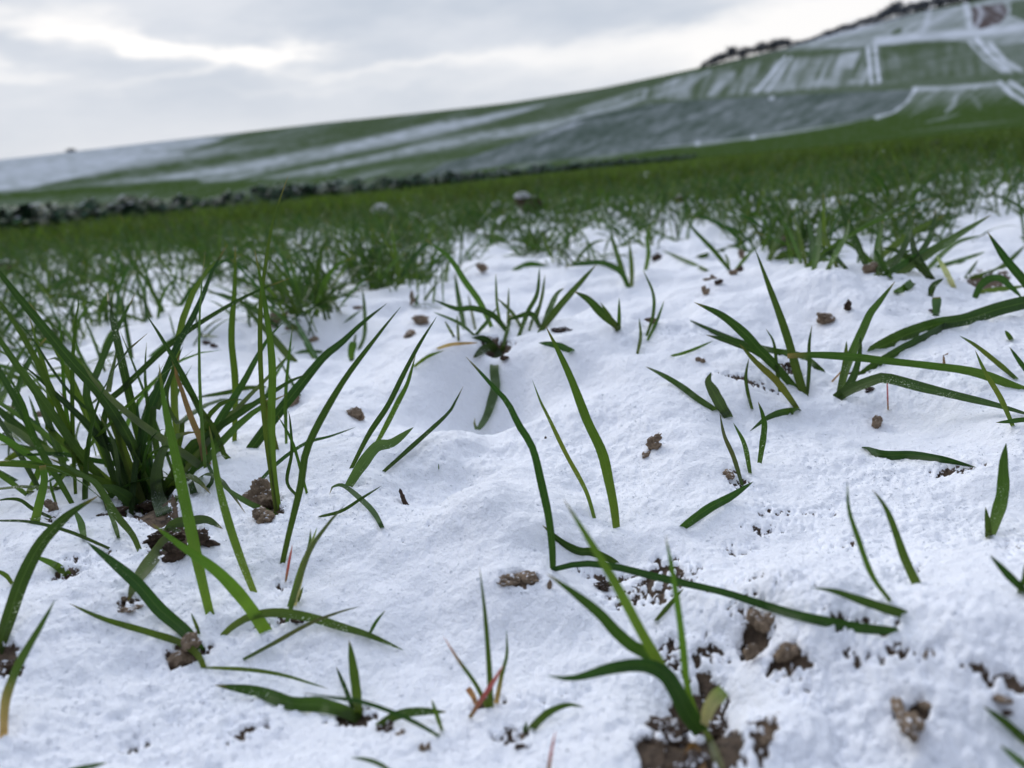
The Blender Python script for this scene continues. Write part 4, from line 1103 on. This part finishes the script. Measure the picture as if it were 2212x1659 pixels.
CL = [
 ('F', (455, 890), 95, 'largest tan lumpy clod sitting in the dark pit beside the long flat leaf', 1, (.9, .8, .95), 4, False, -.45),
 ('F', (425, 1020), 62, 'rounded tan clod at the lower side of the dark pit', 2, (.9, .8, 1), 2, False, -.3),
 ('F', (600, 1045), 85, 'crumbly yellowish clod with a straw flake beside the dark pit', 3, (1, .8, 1), 5, False, -.35),
 ('F', (1290, 1420), 92, 'pale tan elongated clod lying beside a dark leaf in the snow', 4, (.75, 1.7, .75), 3, False, -.35),
 ('F', (1400, 1330), 70, 'upper rounded end piece of the elongated pale clod', 5, (.8, 1.0, .85), 2, False, -.1),
 ('F', (1860, 1270), 60, 'reddish clod half covered with snow grains near the corner', 6, (1.2, .9, .5), 5, False, .15),
 ('F', (1880, 1340), 36, 'small dark red clod below the reddish one', 7, (1, .8, .7), 3, True, .1),
 ('F', (540, 1390), 56, 'pale straw coloured crumb patch beside the largest soil hole', 8, (.6, 1.3, .5), 6, False, .2),
 ('F', (500, 1500), 40, 'small pale crumb at the edge of the largest soil hole', 9, (1, .8, .6), 5, False, .2),
 ('F', (1440, 1000), 36, 'tiny brown crumb in bright snow above the elongated clod', 10, (1.3, .8, .5), 5, False, .2),
 ('F', (-60, 1500), 150, 'flat dark earth lump filling the side of the largest soil hole', 11, (1.1, .9, .5), 5, True, .2),
 ('F', (210, 1460), 120, 'dark brown earth lump behind the pale stem', 12, (1.1, 1, .5), 5, True, .15),
 ('F', (60, 1640), 140, 'dark earth lump at the bottom of the largest soil hole', 13, (1.2, .8, .5), 5, True, .25),
 ('E', (1045, 600), 88, 'brown clod half buried under a snow lip beside the tall curving blade', 14, (1.2, .8, .6), 4, False, .0),
 ('E', (1215, 610), 34, 'small tan stub beside the buried clod', 15, (.6, .7, 1.4), 2, False, 0),
 ('E', (1520, 610), 46, 'little brown clod in the peppered snow behind the wide dark leaf', 16, (1.3, .8, .6), 4, True, 0),
 ('E', (262, 1440), 52, 'small grey clod under the dark leaf of the spreading plant', 17, (.9, .9, .9), 3, True, 0),
 ('E', (345, 1470), 26, 'tiny tan crumb beside the grey clod', 18, (1, .8, .7), 3, False, 0),
 ('E', (485, 1560), 34, 'tiny brown clod in the snow below the spreading plant', 19, (.8, .9, 1), 3, False, 0),
 ('E', (1055, 1480), 30, 'pale crumb at the foot of the short curved leaf', 20, (1, .8, .7), 3, False, .1),
 ('E', (1060, 1540), 40, 'dark crumb in the snow below the short curved leaf', 21, (1.2, .8, .5), 5, True, .1),
 ('E', (1310, 1560), 12, 'single tiny red speck of soil in clean snow', 22, (1, .8, .7), 3, True, 0),
 ('D', (1075, 1010), 92, 'round brown clod at the foot of the young two leaved plant', 23, (1, .9, .95), 4, False, .1),
 ('D', (1530, 120), 78, 'tan clod supporting the tall slender wheat plant', 24, (1, .9, 1.1), 5, False, .05),
 ('D', (1530, 210), 74, 'lower lumpy half of the clod under the tall slender plant', 25, (1, .9, .8), 5, False, .1),
 ('D', (1040, 430), 90, 'dark crumbling clod inside the soil hole under the frosted leaf', 26, (1.2, .8, .8), 6, True, .0),
 ('D', (940, 350), 80, 'black earth lump at the back of the hole under the frosted leaf', 27, (1.3, .8, .7), 4, True, .1),
 ('D', (1150, 360), 66, 'dark red brown clod on the far rim of that same hole', 28, (1, .8, .9), 5, True, .1),
 ('D', (295, 160), 48, 'small pinkish clod leaning on the stubby cut shoot', 29, (.8, .8, 1.1), 2, False, 0),
 ('D', (738, 690), 30, 'small tan crumb at the tip of the hanging frosted leaf', 30, (1, .8, .8), 4, False, 0),
 ('D', (755, 740), 44, 'crumbly reddish patch below the hanging frosted leaf', 31, (1.3, .9, .35), 6, False, .2),
 ('D', (30, 1080), 80, 'dark earth clod beside the pale yellowing leaf', 32, (1, .9, .6), 5, True, .2),
 ('D', (800, 150), 120, 'black earth lump under the big tuft', 33, (1.5, .8, .5), 5, True, .2),
 ('D', (650, 190), 60, 'brown clod at the outer rim of the big tuft hole', 34, (1.1, .8, .6), 5, True, .1),
 ('D', (1730, 810), 30, 'dark crumb at the foot of the slim brownish shoot', 35, (1.5, .8, .6), 4, True, .1),
 ('B', (2022, 1425), 62, 'rough brown clod alone in snow beyond the broad tall blade', 36, (1, .8, .75), 5, False, 0),
 ('B', (1985, 1470), 40, 'flat brown crumb in front of the rough brown clod', 37, (1.3, .7, .4), 5, False, .1),
 ('B', (75, 1225), 50, 'knobbly tan clod beside the narrow upright blade', 38, (1, .9, .8), 3, False, -.05),
 ('B', (135, 1240), 44, 'curled tan clod touching the knobbly one', 39, (.8, .8, 1.1), 3, False, 0),
 ('B', (515, 610), 72, 'brown leaf like clod on the snow behind the narrow blade tip', 40, (1.1, .6, .5), 5, False, 0),
 ('B', (430, 690), 58, 'elongated brown clod below the leaf like one', 41, (.7, 1.5, .5), 4, False, 0),
 ('B', (465, 500), 40, 'upright brown straw piece on the snow', 42, (.45, .5, 1.2), 3, False, -.2),
 ('B', (110, 520), 34, 'small brown crumb behind the small round leaved shoot', 43, (1.4, .7, .5), 4, False, 0),
 ('B', (915, 285), 48, 'blurred brown clod behind the mound tuft', 44, (1, .8, .9), 4, False, 0),
 ('B', (1445, 665), 50, 'dark twig like crumb lying beside the mound edge plant', 45, (1.5, .6, .35), 4, True, 0),
 ('B', (2020, 615), 44, 'tan clod between the slim crossing shoots', 46, (1.2, .8, .7), 3, False, 0),
 ('B', (2050, 205), 44, 'blurred dark clod standing in the far snow', 47, (.8, .8, 1.1), 3, True, 0),
 ('B', (1050, 850), 40, 'black earth lump in the gap under the mound tuft', 48, (1.1, .8, .7), 4, True, .1),
 ('B', (1320, 1365), 13, 'tiny brown fleck on the slope of the snow hollow', 49, (.8, .8, 1.1), 3, True, 0),
 ('C', (950, 600), 60, 'oval brown clod alone on the bright mound', 50, (1.15, .8, .62), 4, False, -.05),
 ('C', (1075, 525), 34, 'dark pointed crumb above the oval clod', 51, (.8, .8, 1.2), 4, True, 0),
 ('C', (1240, 1280), 52, 'brown woody clod standing in plain snow near the red stalk', 52, (.75, .7, 1.0), 5, False, -.1),
 ('C', (325, 300), 42, 'largest brown clod of the little cluster under the spindly seedling', 53, (1, .8, .9), 3, False, 0),
 ('C', (368, 275), 34, 'dark round clod topping the little cluster', 54, (.9, .8, 1), 3, True, 0),
 ('C', (205, 328), 30, 'oval tan clod set apart from the cluster', 55, (1.1, .8, .8), 3, False, 0),
 ('C', (240, 362), 30, 'slanting dark crumb under the cluster', 56, (1.2, .8, .8), 3, True, 0),
 ('C', (140, 435), 36, 'pale tan crumb lowest beside the cluster', 57, (.7, .8, 1.1), 3, False, 0),
 ('C', (375, 195), 34, 'grey tan clod just behind the cluster', 58, (1, .8, .9), 4, False, 0),
 ('C', (685, 905), 44, 'dark clod in shade behind the tall straight blade', 59, (1.1, .8, .8), 4, True, 0),
 ('C', (1200, 285), 58, 'brown clod at the foot of the dense leaning tuft', 60, (1, .8, 1), 4, False, 0),
 ('C', (690, 120), 70, 'blurred tan clod inside the bushy arching tuft', 61, (1, .8, .9), 4, False, 0),
 ('C', (110, 862), 34, 'small brown clod above the torn grey leaf', 62, (.9, .8, .9), 4, False, 0),
 ('C', (1215, 1050), 34, 'brown crumb under the bent level leaf', 63, (1.4, .8, .5), 5, True, .1),
 ('C', (310, 1600), 50, 'crumbly brown patch at the foot of the four slim blades', 64, (.9, 1, .5), 6, False, .15),
 ('C', (1640, 545), 30, 'dark crumb in the shaded snow dip', 65, (1.2, .8, .6), 4, True, 0),
 ('A', (1340, 750), 40, 'small dark brown clod on the snow behind the dry brown leaf', 66, (1, .8, .8), 3, True, -.1),
 ('A', (1385, 768), 28, 'tiny dark crumb touching that small clod', 67, (1, .8, .7), 3, True, 0),
 ('A', (1800, 610), 60, 'brown clod beyond the tall slender plant', 68, (1, .8, .7), 5, False, 0),
 ('A', (1885, 650), 40, 'flat brown crumb beside that brown clod', 69, (1.5, .7, .5), 4, False, 0),
 ('A', (2040, 730), 32, 'little brown crumb under the limp seedling', 70, (1, .8, .7), 4, False, 0),
 ('A', (1015, 1030), 30, 'brown clod glimpsed through the big tuft', 71, (1, .8, .9), 3, False, 0),
 ('A', (1900, 1140), 44, 'tan clod behind the tall slender plant stems', 72, (1.1, .8, .8), 4, False, 0),
 ('A', (290, 1215), 44, 'brown crumb in snow behind the big tuft edge', 73, (1.1, .8, .7), 4, False, 0),
]
for i, c in enumerate(CL):
    clod(c[0], c[1], c[2], c[3], c[4] + 700, c[5], c[6], c[7], c[8], rot=(i * 1.7) % 1.2 - .6)
for (u, v, r, lab, sd_) in ((836, 482, 46, 'blurred brown clod with a peaked cap of snow in the mid field', 801), (1142, 452, 58, 'blurred snow capped clod mound between far tufts', 802), (1475, 436, 36, 'blurred dark clod capped with snow before the green band', 803),
                           (2010, 328, 22, 'far pinkish clod standing in the green band', 804), (18, 585, 50, 'blurred brown clod capped with snow at the picture edge', 805), (1085, 462, 34, 'low brown clod beside the snow capped mound', 806), (905, 488, 26, 'small reddish clod near the peaked snow cap', 807)):
    clod('S', (u, v), r * .6, lab, sd_, (1.3, 1.0, .95), 4, True, .22, cap=u < 1900)
# woody bits
def stick(reg, a, c, wd, label, seed):
    p, t = ground_hit(*reg_pts(reg, [a])[0]); q = reg_pts(reg, [c])[0]
    tip = EYE + ray(*q) * t; r = wd * REG[reg][2] * t / FPX * .5
    rng = np.random.default_rng(seed); n, k = 14, 9
    V = []; F = []
    ax = tip - p; ax /= np.linalg.norm(ax); sx = np.cross(ax, [0, 1, 0]); sx /= np.linalg.norm(sx); sy = np.cross(ax, sx)
    for i in range(n):
        s = i / (n - 1); cpt = p - ax * .003 * (1 - s) + (tip - p) * s
        for j in range(k):
            rr = r * (1.0 - .55 * s * s) * rng.uniform(.72, 1.25) * (.15 if i == n - 1 else 1)
            V.append(cpt + rr * (math.cos(6.283 * j / k) * sx + math.sin(6.283 * j / k) * sy) + ax * rng.normal() * r * .2)
    for i in range(n - 1):
        for j in range(k): F.append((i * k + j, i * k + (j + 1) % k, i * k + k + (j + 1) % k, i * k + k + j))
    o = np_mesh('wood_splinter', np.array(V) - p, F, M_CLOD_DARK if seed % 2 else M_STRAW, smooth=False); o.location = p
    return tag(o, label, 'wood splinter')


stick('E', (375, 130), (340, 40), 34, 'dark pointed wood splinter standing in smooth snow', 901)
stick('C', (1695, 880), (1690, 825), 20, 'small bent tan splinter standing near the long level leaf', 902)
stick('C', (1690, 828), (1722, 808), 15, 'short cross piece tip of the bent tan splinter', 904)


# ------------------------------------------------------------------ wheat tufts of the middle distance
def tuft_leaves(rng, n, scale):
    L = []
    for k in range(n):
        az = rng.uniform(0, 2 * math.pi); length = scale * rng.uniform(.55, 1.15); lean = rng.uniform(.05, .9) if rng.random() < .75 else rng.uniform(.9, 1.35); bend = rng.uniform(.1, 1.1)
        p = np.array([rng.uniform(-.022, .022), rng.uniform(-.022, .022), -.008]); C = [p.copy()]
        a = lean; m = 9
        for i in range(m):
            d = np.array([math.sin(a) * math.cos(az), math.sin(a) * math.sin(az), math.cos(a)])
            p = p + d * length / m
            if p[2] < .003 and i > 1: p[2] = .003
            C.append(p.copy()); a = min(a + bend / m * (i + 1) * .3, 1.9)
        f = np.array([math.cos(az), math.sin(az), .6]) * -1
        if rng.random() < .5: f = np.array([-math.sin(az), math.cos(az), .3])
        L.append(ribbon(np.array(C), rng.uniform(.0026, .0050), rng.choice('ggddgddgy'), 'leaf', f, (rng.uniform(-.6, .6), rng.uniform(-.9, .9)), .25, rng, 3))
    return L


PR = random.Random(3)
for v, f, t, u in tuft_leaves(PR, 34, .125):
    v = v + np.array([PR.uniform(-.030, .030), PR.uniform(-.012, .028), 0])
    np_mesh('leaf', v * np.array([1, 1, 1.12]), f, M_LEAF, parent=big_tuft, attrs={'tint': t}, uv=u)
for v, f, t, u in tuft_leaves(PR, 16, .12):       # the outer shoots of the same tuft
    v = v + np.array([-.055 + PR.uniform(-.02, .02), .03 + PR.uniform(-.02, .03), .002])
    np_mesh('leaf', v, f, M_LEAF, parent=big_tuft, attrs={'tint': t}, uv=u)
TUFTS = []
for i in range(10):
    L = tuft_leaves(PR, PR.randint(6, 10), PR.uniform(.075, .120))
    meshes = [np_mesh('leaf', v, f, M_LEAF, attrs={'tint': t}, uv=u, link=False) for v, f, t, u in L]
    v, f, t, u = join(L)
    TUFTS.append((meshes, np_mesh('wheat_tuft', v, f, M_LEAF, attrs={'tint': t}, uv=u, link=False), (v, f, t, u)))

VMAX = [(-400, 770), (0, 760), (150, 735), (300, 700), (450, 655), (560, 650), (620, 690), (700, 685), (760, 655), (820, 625), (900, 645), (950, 620), (1000, 520), (1110, 545), (1300, 575), (1370, 555), (1480, 520), (1600, 510), (1640, 565), (1720, 575), (1900, 590), (2000, 585), (2120, 560), (2212, 560), (2600, 570)]
HOLES = [(1110, 458, 120, 20, .50), (1010, 548, 70, 20, .6), (1400, 545, 110, 30, .6), (1470, 500, 90, 26, .5), (2130, 510, 130, 40, .75), (640, 528, 110, 16, .85), (180, 600, 120, 14, .5), (330, 560, 70, 12, .6), (800, 545, 60, 16, .6), (1720, 470, 80, 12, .5), (1930, 480, 90, 14, .5), (1240, 512, 50, 12, .35), (510, 675, 90, 36, .8), (2050, 352, 150, 14, .5), (350, 620, 90, 30, .35), (430, 710, 90, 26, .8)]


def allowed(u, v):
    if v > np.interp(u, [a for a, _ in VMAX], [c for _, c in VMAX]): return 0
    pr = 1.0
    for (hu, hv, wu, wv, s) in HOLES: pr *= 1 - s * math.exp(-(((u - hu) / wu) ** 2 + ((v - hv) / wv) ** 2) * .8)
    return pr


def scatter():
    rng = random.Random(17)
    cand = []
    for _ in range(6200):
        r = math.sqrt(rng.uniform(.62 ** 2, 4.2 ** 2)); a = rng.uniform(-.82, .82)
        x, y = r * math.sin(a), r * math.cos(a)
        u, v, z = project(np.array([x, y, gz(x, y)]))
        if u < -350 or u > 2560: continue
        if rng.random() > allowed(u, v) * (.5 + .5 * float(sstep(vn(x / .22, y / .30, 97), -.5, .3))): continue
        cand.append((r, x, y, u))
    for (u, v) in ((870, 628), (930, 652), (800, 612), (1195, 572), (1250, 574), (1295, 560), (1150, 545), (685, 668), (635, 692), (1005, 562), (30, 760), (90, 745), (160, 735), (10, 730), (230, 700), (330, 690), (1420, 470), (1340, 490)):
        p, t = ground_hit(u, v); cand.append((math.hypot(p[0], p[1]), p[0], p[1], u))
    cand.sort()
    zones = ((620, 'blurred wheat tuft in the dense crowd before the snowy dark crop strip'), (1080, 'blurred wheat tuft in the crowd between the dense patch and the peaked snowy clods'), (1560, 'blurred wheat tuft in the thin scatter beyond the snow hollow'), (99999, 'blurred wheat tuft in the crowd behind the smooth bright mound'))
    rest = []
    for i, (r, x, y, u) in enumerate(cand):
        pr = TUFTS[rng.randrange(len(TUFTS))]
        rot = rng.uniform(0, 6.283); s = rng.uniform(.75, 1.15); z = gz(x, y) - .002
        if i < 270:
            lab = next(l for lim, l in zones if u < lim)
            if i < 70:
                o = empty('wheat_tuft', (x, y, z))
                for me in pr[0]:
                    c = bpy.data.objects.new('leaf', me); COL.objects.link(c); c.parent = o
            else:
                o = bpy.data.objects.new('wheat_tuft', pr[1]); COL.objects.link(o); o.location = (x, y, z)
            o.rotation_euler = (0, 0, rot); o.scale = (s, s, s)
            tag(o, lab, 'wheat tuft', lab.replace('blurred wheat tuft', 'wheat tufts'))
        else:
            v, f, t, uu = pr[2]; c_, s_ = math.cos(rot), math.sin(rot)
            rest.append((np.stack([(v[:, 0] * c_ - v[:, 1] * s_) * s + x, (v[:, 0] * s_ + v[:, 1] * c_) * s + y, v[:, 2] * s + z], 1), f, t, uu))
    if rest:
        V, F, T, U = join(rest)
        tag(np_mesh('wheat_crop', V, F, M_LEAF, attrs={'tint': T}, uv=U), 'crowded green wheat plants of the middle field', kind='stuff')


scatter()
for (u, v, s, lab) in ((45, 850, 1.0, 'thin leaved wheat tuft at the picture edge behind the large thick tuft'), (150, 800, .95, 'wheat tuft half hidden behind the top of the large thick tuft'), (250, 790, .8, 'small fine leaved wheat tuft just behind the large thick tuft'), (-20, 960, 1.0, 'wheat tuft cut by the picture edge beside the large thick tuft'), (400, 735, .6, 'wispy little wheat tuft on the white mound behind the straight vertical blade'), (560, 700, .7, 'fine wispy wheat tuft between the straight vertical blade and the blurred crowd'), (690, 720, .7, 'little fine wheat tuft beyond the tall slender plant near brown crumbs')):
    p, t = ground_hit(u, v); k = int(u + v) % len(TUFTS)
    o = empty('wheat_tuft', p); tag(o, lab, 'wheat tuft'); o.scale = (s, s, s); o.rotation_euler = (0, 0, u * .1)
    for me in TUFTS[k][0]:
        c = bpy.data.objects.new('leaf', me); COL.objects.link(c); c.parent = o


def far_wheat():
    """the green band: thousands of blades out to the foot of the hill, one mesh"""
    rng = np.random.default_rng(23)
    n = 110000
    r = np.exp(rng.uniform(math.log(2.7), math.log(36), n)); a = rng.uniform(-.80, .80, n)
    clump = vn(np.sin(a) * r / .35, np.cos(a) * r / .35, 91)
    rows = vn(np.sin(a) * r / 1.6, np.cos(a) * r / .5, 92)
    keep = rng.random(n) < np.clip(.36 + 1.0 * clump + 1.0 * rows + .25 * sstep(r, 6, 12), .02, 1) * sstep(r, 2.6, 4.2)
    r, a = r[keep], a[keep]; n = len(r)
    x, y = r * np.sin(a), r * np.cos(a)
    # a strip of open snow before the dark crop strip
    z = ground_z(x, y)
    h = rng.uniform(.05, .125, n); az = rng.uniform(0, 6.283, n); le = rng.uniform(.1, .8, n) * h
    w = .0020 * (1 + r / 8)
    base = np.stack([x, y, z - .005], 1)
    side = np.stack([np.cos(a), -np.sin(a), np.zeros(n)], 1) * w[:, None]
    d = np.stack([np.cos(az), np.sin(az), np.zeros(n)], 1)
    up = np.array([0, 0, 1.0])
    m = base + d * (le * .35)[:, None] + up * (h * .6)[:, None]; t = base + d * le[:, None] + up * h[:, None]
    V = np.stack([base - side * .7, base + side * .7, m + side, m - side, t + side * .15, t - side * .15], 1).reshape(-1, 3)
    k = np.arange(n)[:, None] * 6
    F = np.concatenate([k + np.array([[0, 1, 2, 3]]), k + np.array([[3, 2, 4, 5]])])
    tint = np.array([.046, .080, .012]) * rng.uniform(.45, 1.5, (n, 1)) * (1 + .35 * vn(x / .8, y / .5, 95))[:, None] + rng.uniform(0, .012, (n, 1)) * np.array([1, .6, 0])
    uv = np.tile(np.array([[0, 0], [1, 0], [1, .6], [0, .6], [.6, 1], [.4, 1]]), (n, 1))
    o = np_mesh('wheat_field', V, F, M_LEAF, attrs={'tint': np.repeat(tint, 6, 0)}, uv=uv)
    tag(o, 'dense green band of young wheat across the far field', kind='stuff')


far_wheat()


# ------------------------------------------------------------------ loose snow grains
def snow_grains():
    rng = np.random.default_rng(31)
    n = 75000
    r = np.exp(rng.uniform(math.log(.115), math.log(.75), n)); a = rng.uniform(-.80, .80, n)
    x, y = r * np.sin(a), r * np.cos(a)
    c = cover_of(x, y)
    nn = bare(x, y)
    keep = rng.random(n) < np.clip(c * (.25 + .75 * sstep(vn(x / .05, y / .05, 35) + .4 * vn(x / .015, y / .015, 36), -.3, .8)) + .06 * (nn < 1.0), 0, 1)
    x, y, r = x[keep], y[keep], r[keep]; n = len(x)
    z = ground_z(x, y)
    patch = .5 + .6 * sstep(vn(x / .05, y / .05, 35) + .4 * vn(x / .015, y / .015, 36), -.5, .7)
    lump = patch * (.0007 * vn(x / .0052, y / .0052, 31) + .00052 * vn(x / .0022, y / .0022, 32))
    z = z + lump
    s = rng.lognormal(math.log(.00026), .42, n) * (1 + .5 * np.clip((r - .2) / .5, 0, 1))
    O = np.array([[1, 0, 0], [-1, 0, 0], [0, 1, 0], [0, -1, 0], [0, 0, 1], [0, 0, -1]], float)
    Fo = np.array([[0, 2, 4], [2, 1, 4], [1, 3, 4], [3, 0, 4], [2, 0, 5], [1, 2, 5], [3, 1, 5], [0, 3, 5]])
    q = rng.normal(size=(n, 4)); q /= np.linalg.norm(q, axis=1)[:, None]
    w_, i_, j_, k_ = q.T
    R = np.stack([np.stack([1 - 2 * (j_ * j_ + k_ * k_), 2 * (i_ * j_ - k_ * w_), 2 * (i_ * k_ + j_ * w_)], 1), np.stack([2 * (i_ * j_ + k_ * w_), 1 - 2 * (i_ * i_ + k_ * k_), 2 * (j_ * k_ - i_ * w_)], 1), np.stack([2 * (i_ * k_ - j_ * w_), 2 * (j_ * k_ + i_ * w_), 1 - 2 * (i_ * i_ + j_ * j_)], 1)], 1)
    sc = rng.uniform(.6, 1.3, (n, 3)) * s[:, None]
    P = O[None] * sc[:, None, :]
    P = np.einsum('nij,nkj->nki', R, P) + np.stack([x, y, z - s * .22], 1)[:, None, :]
    F = (Fo[None] + (np.arange(n) * 6)[:, None, None]).reshape(-1, 3)
    o = np_mesh('snow_grains', P.reshape(-1, 3), F, M_SNOW, smooth=False)
    tag(o, 'loose snow grains scattered over the snow surface', kind='stuff')


snow_grains()
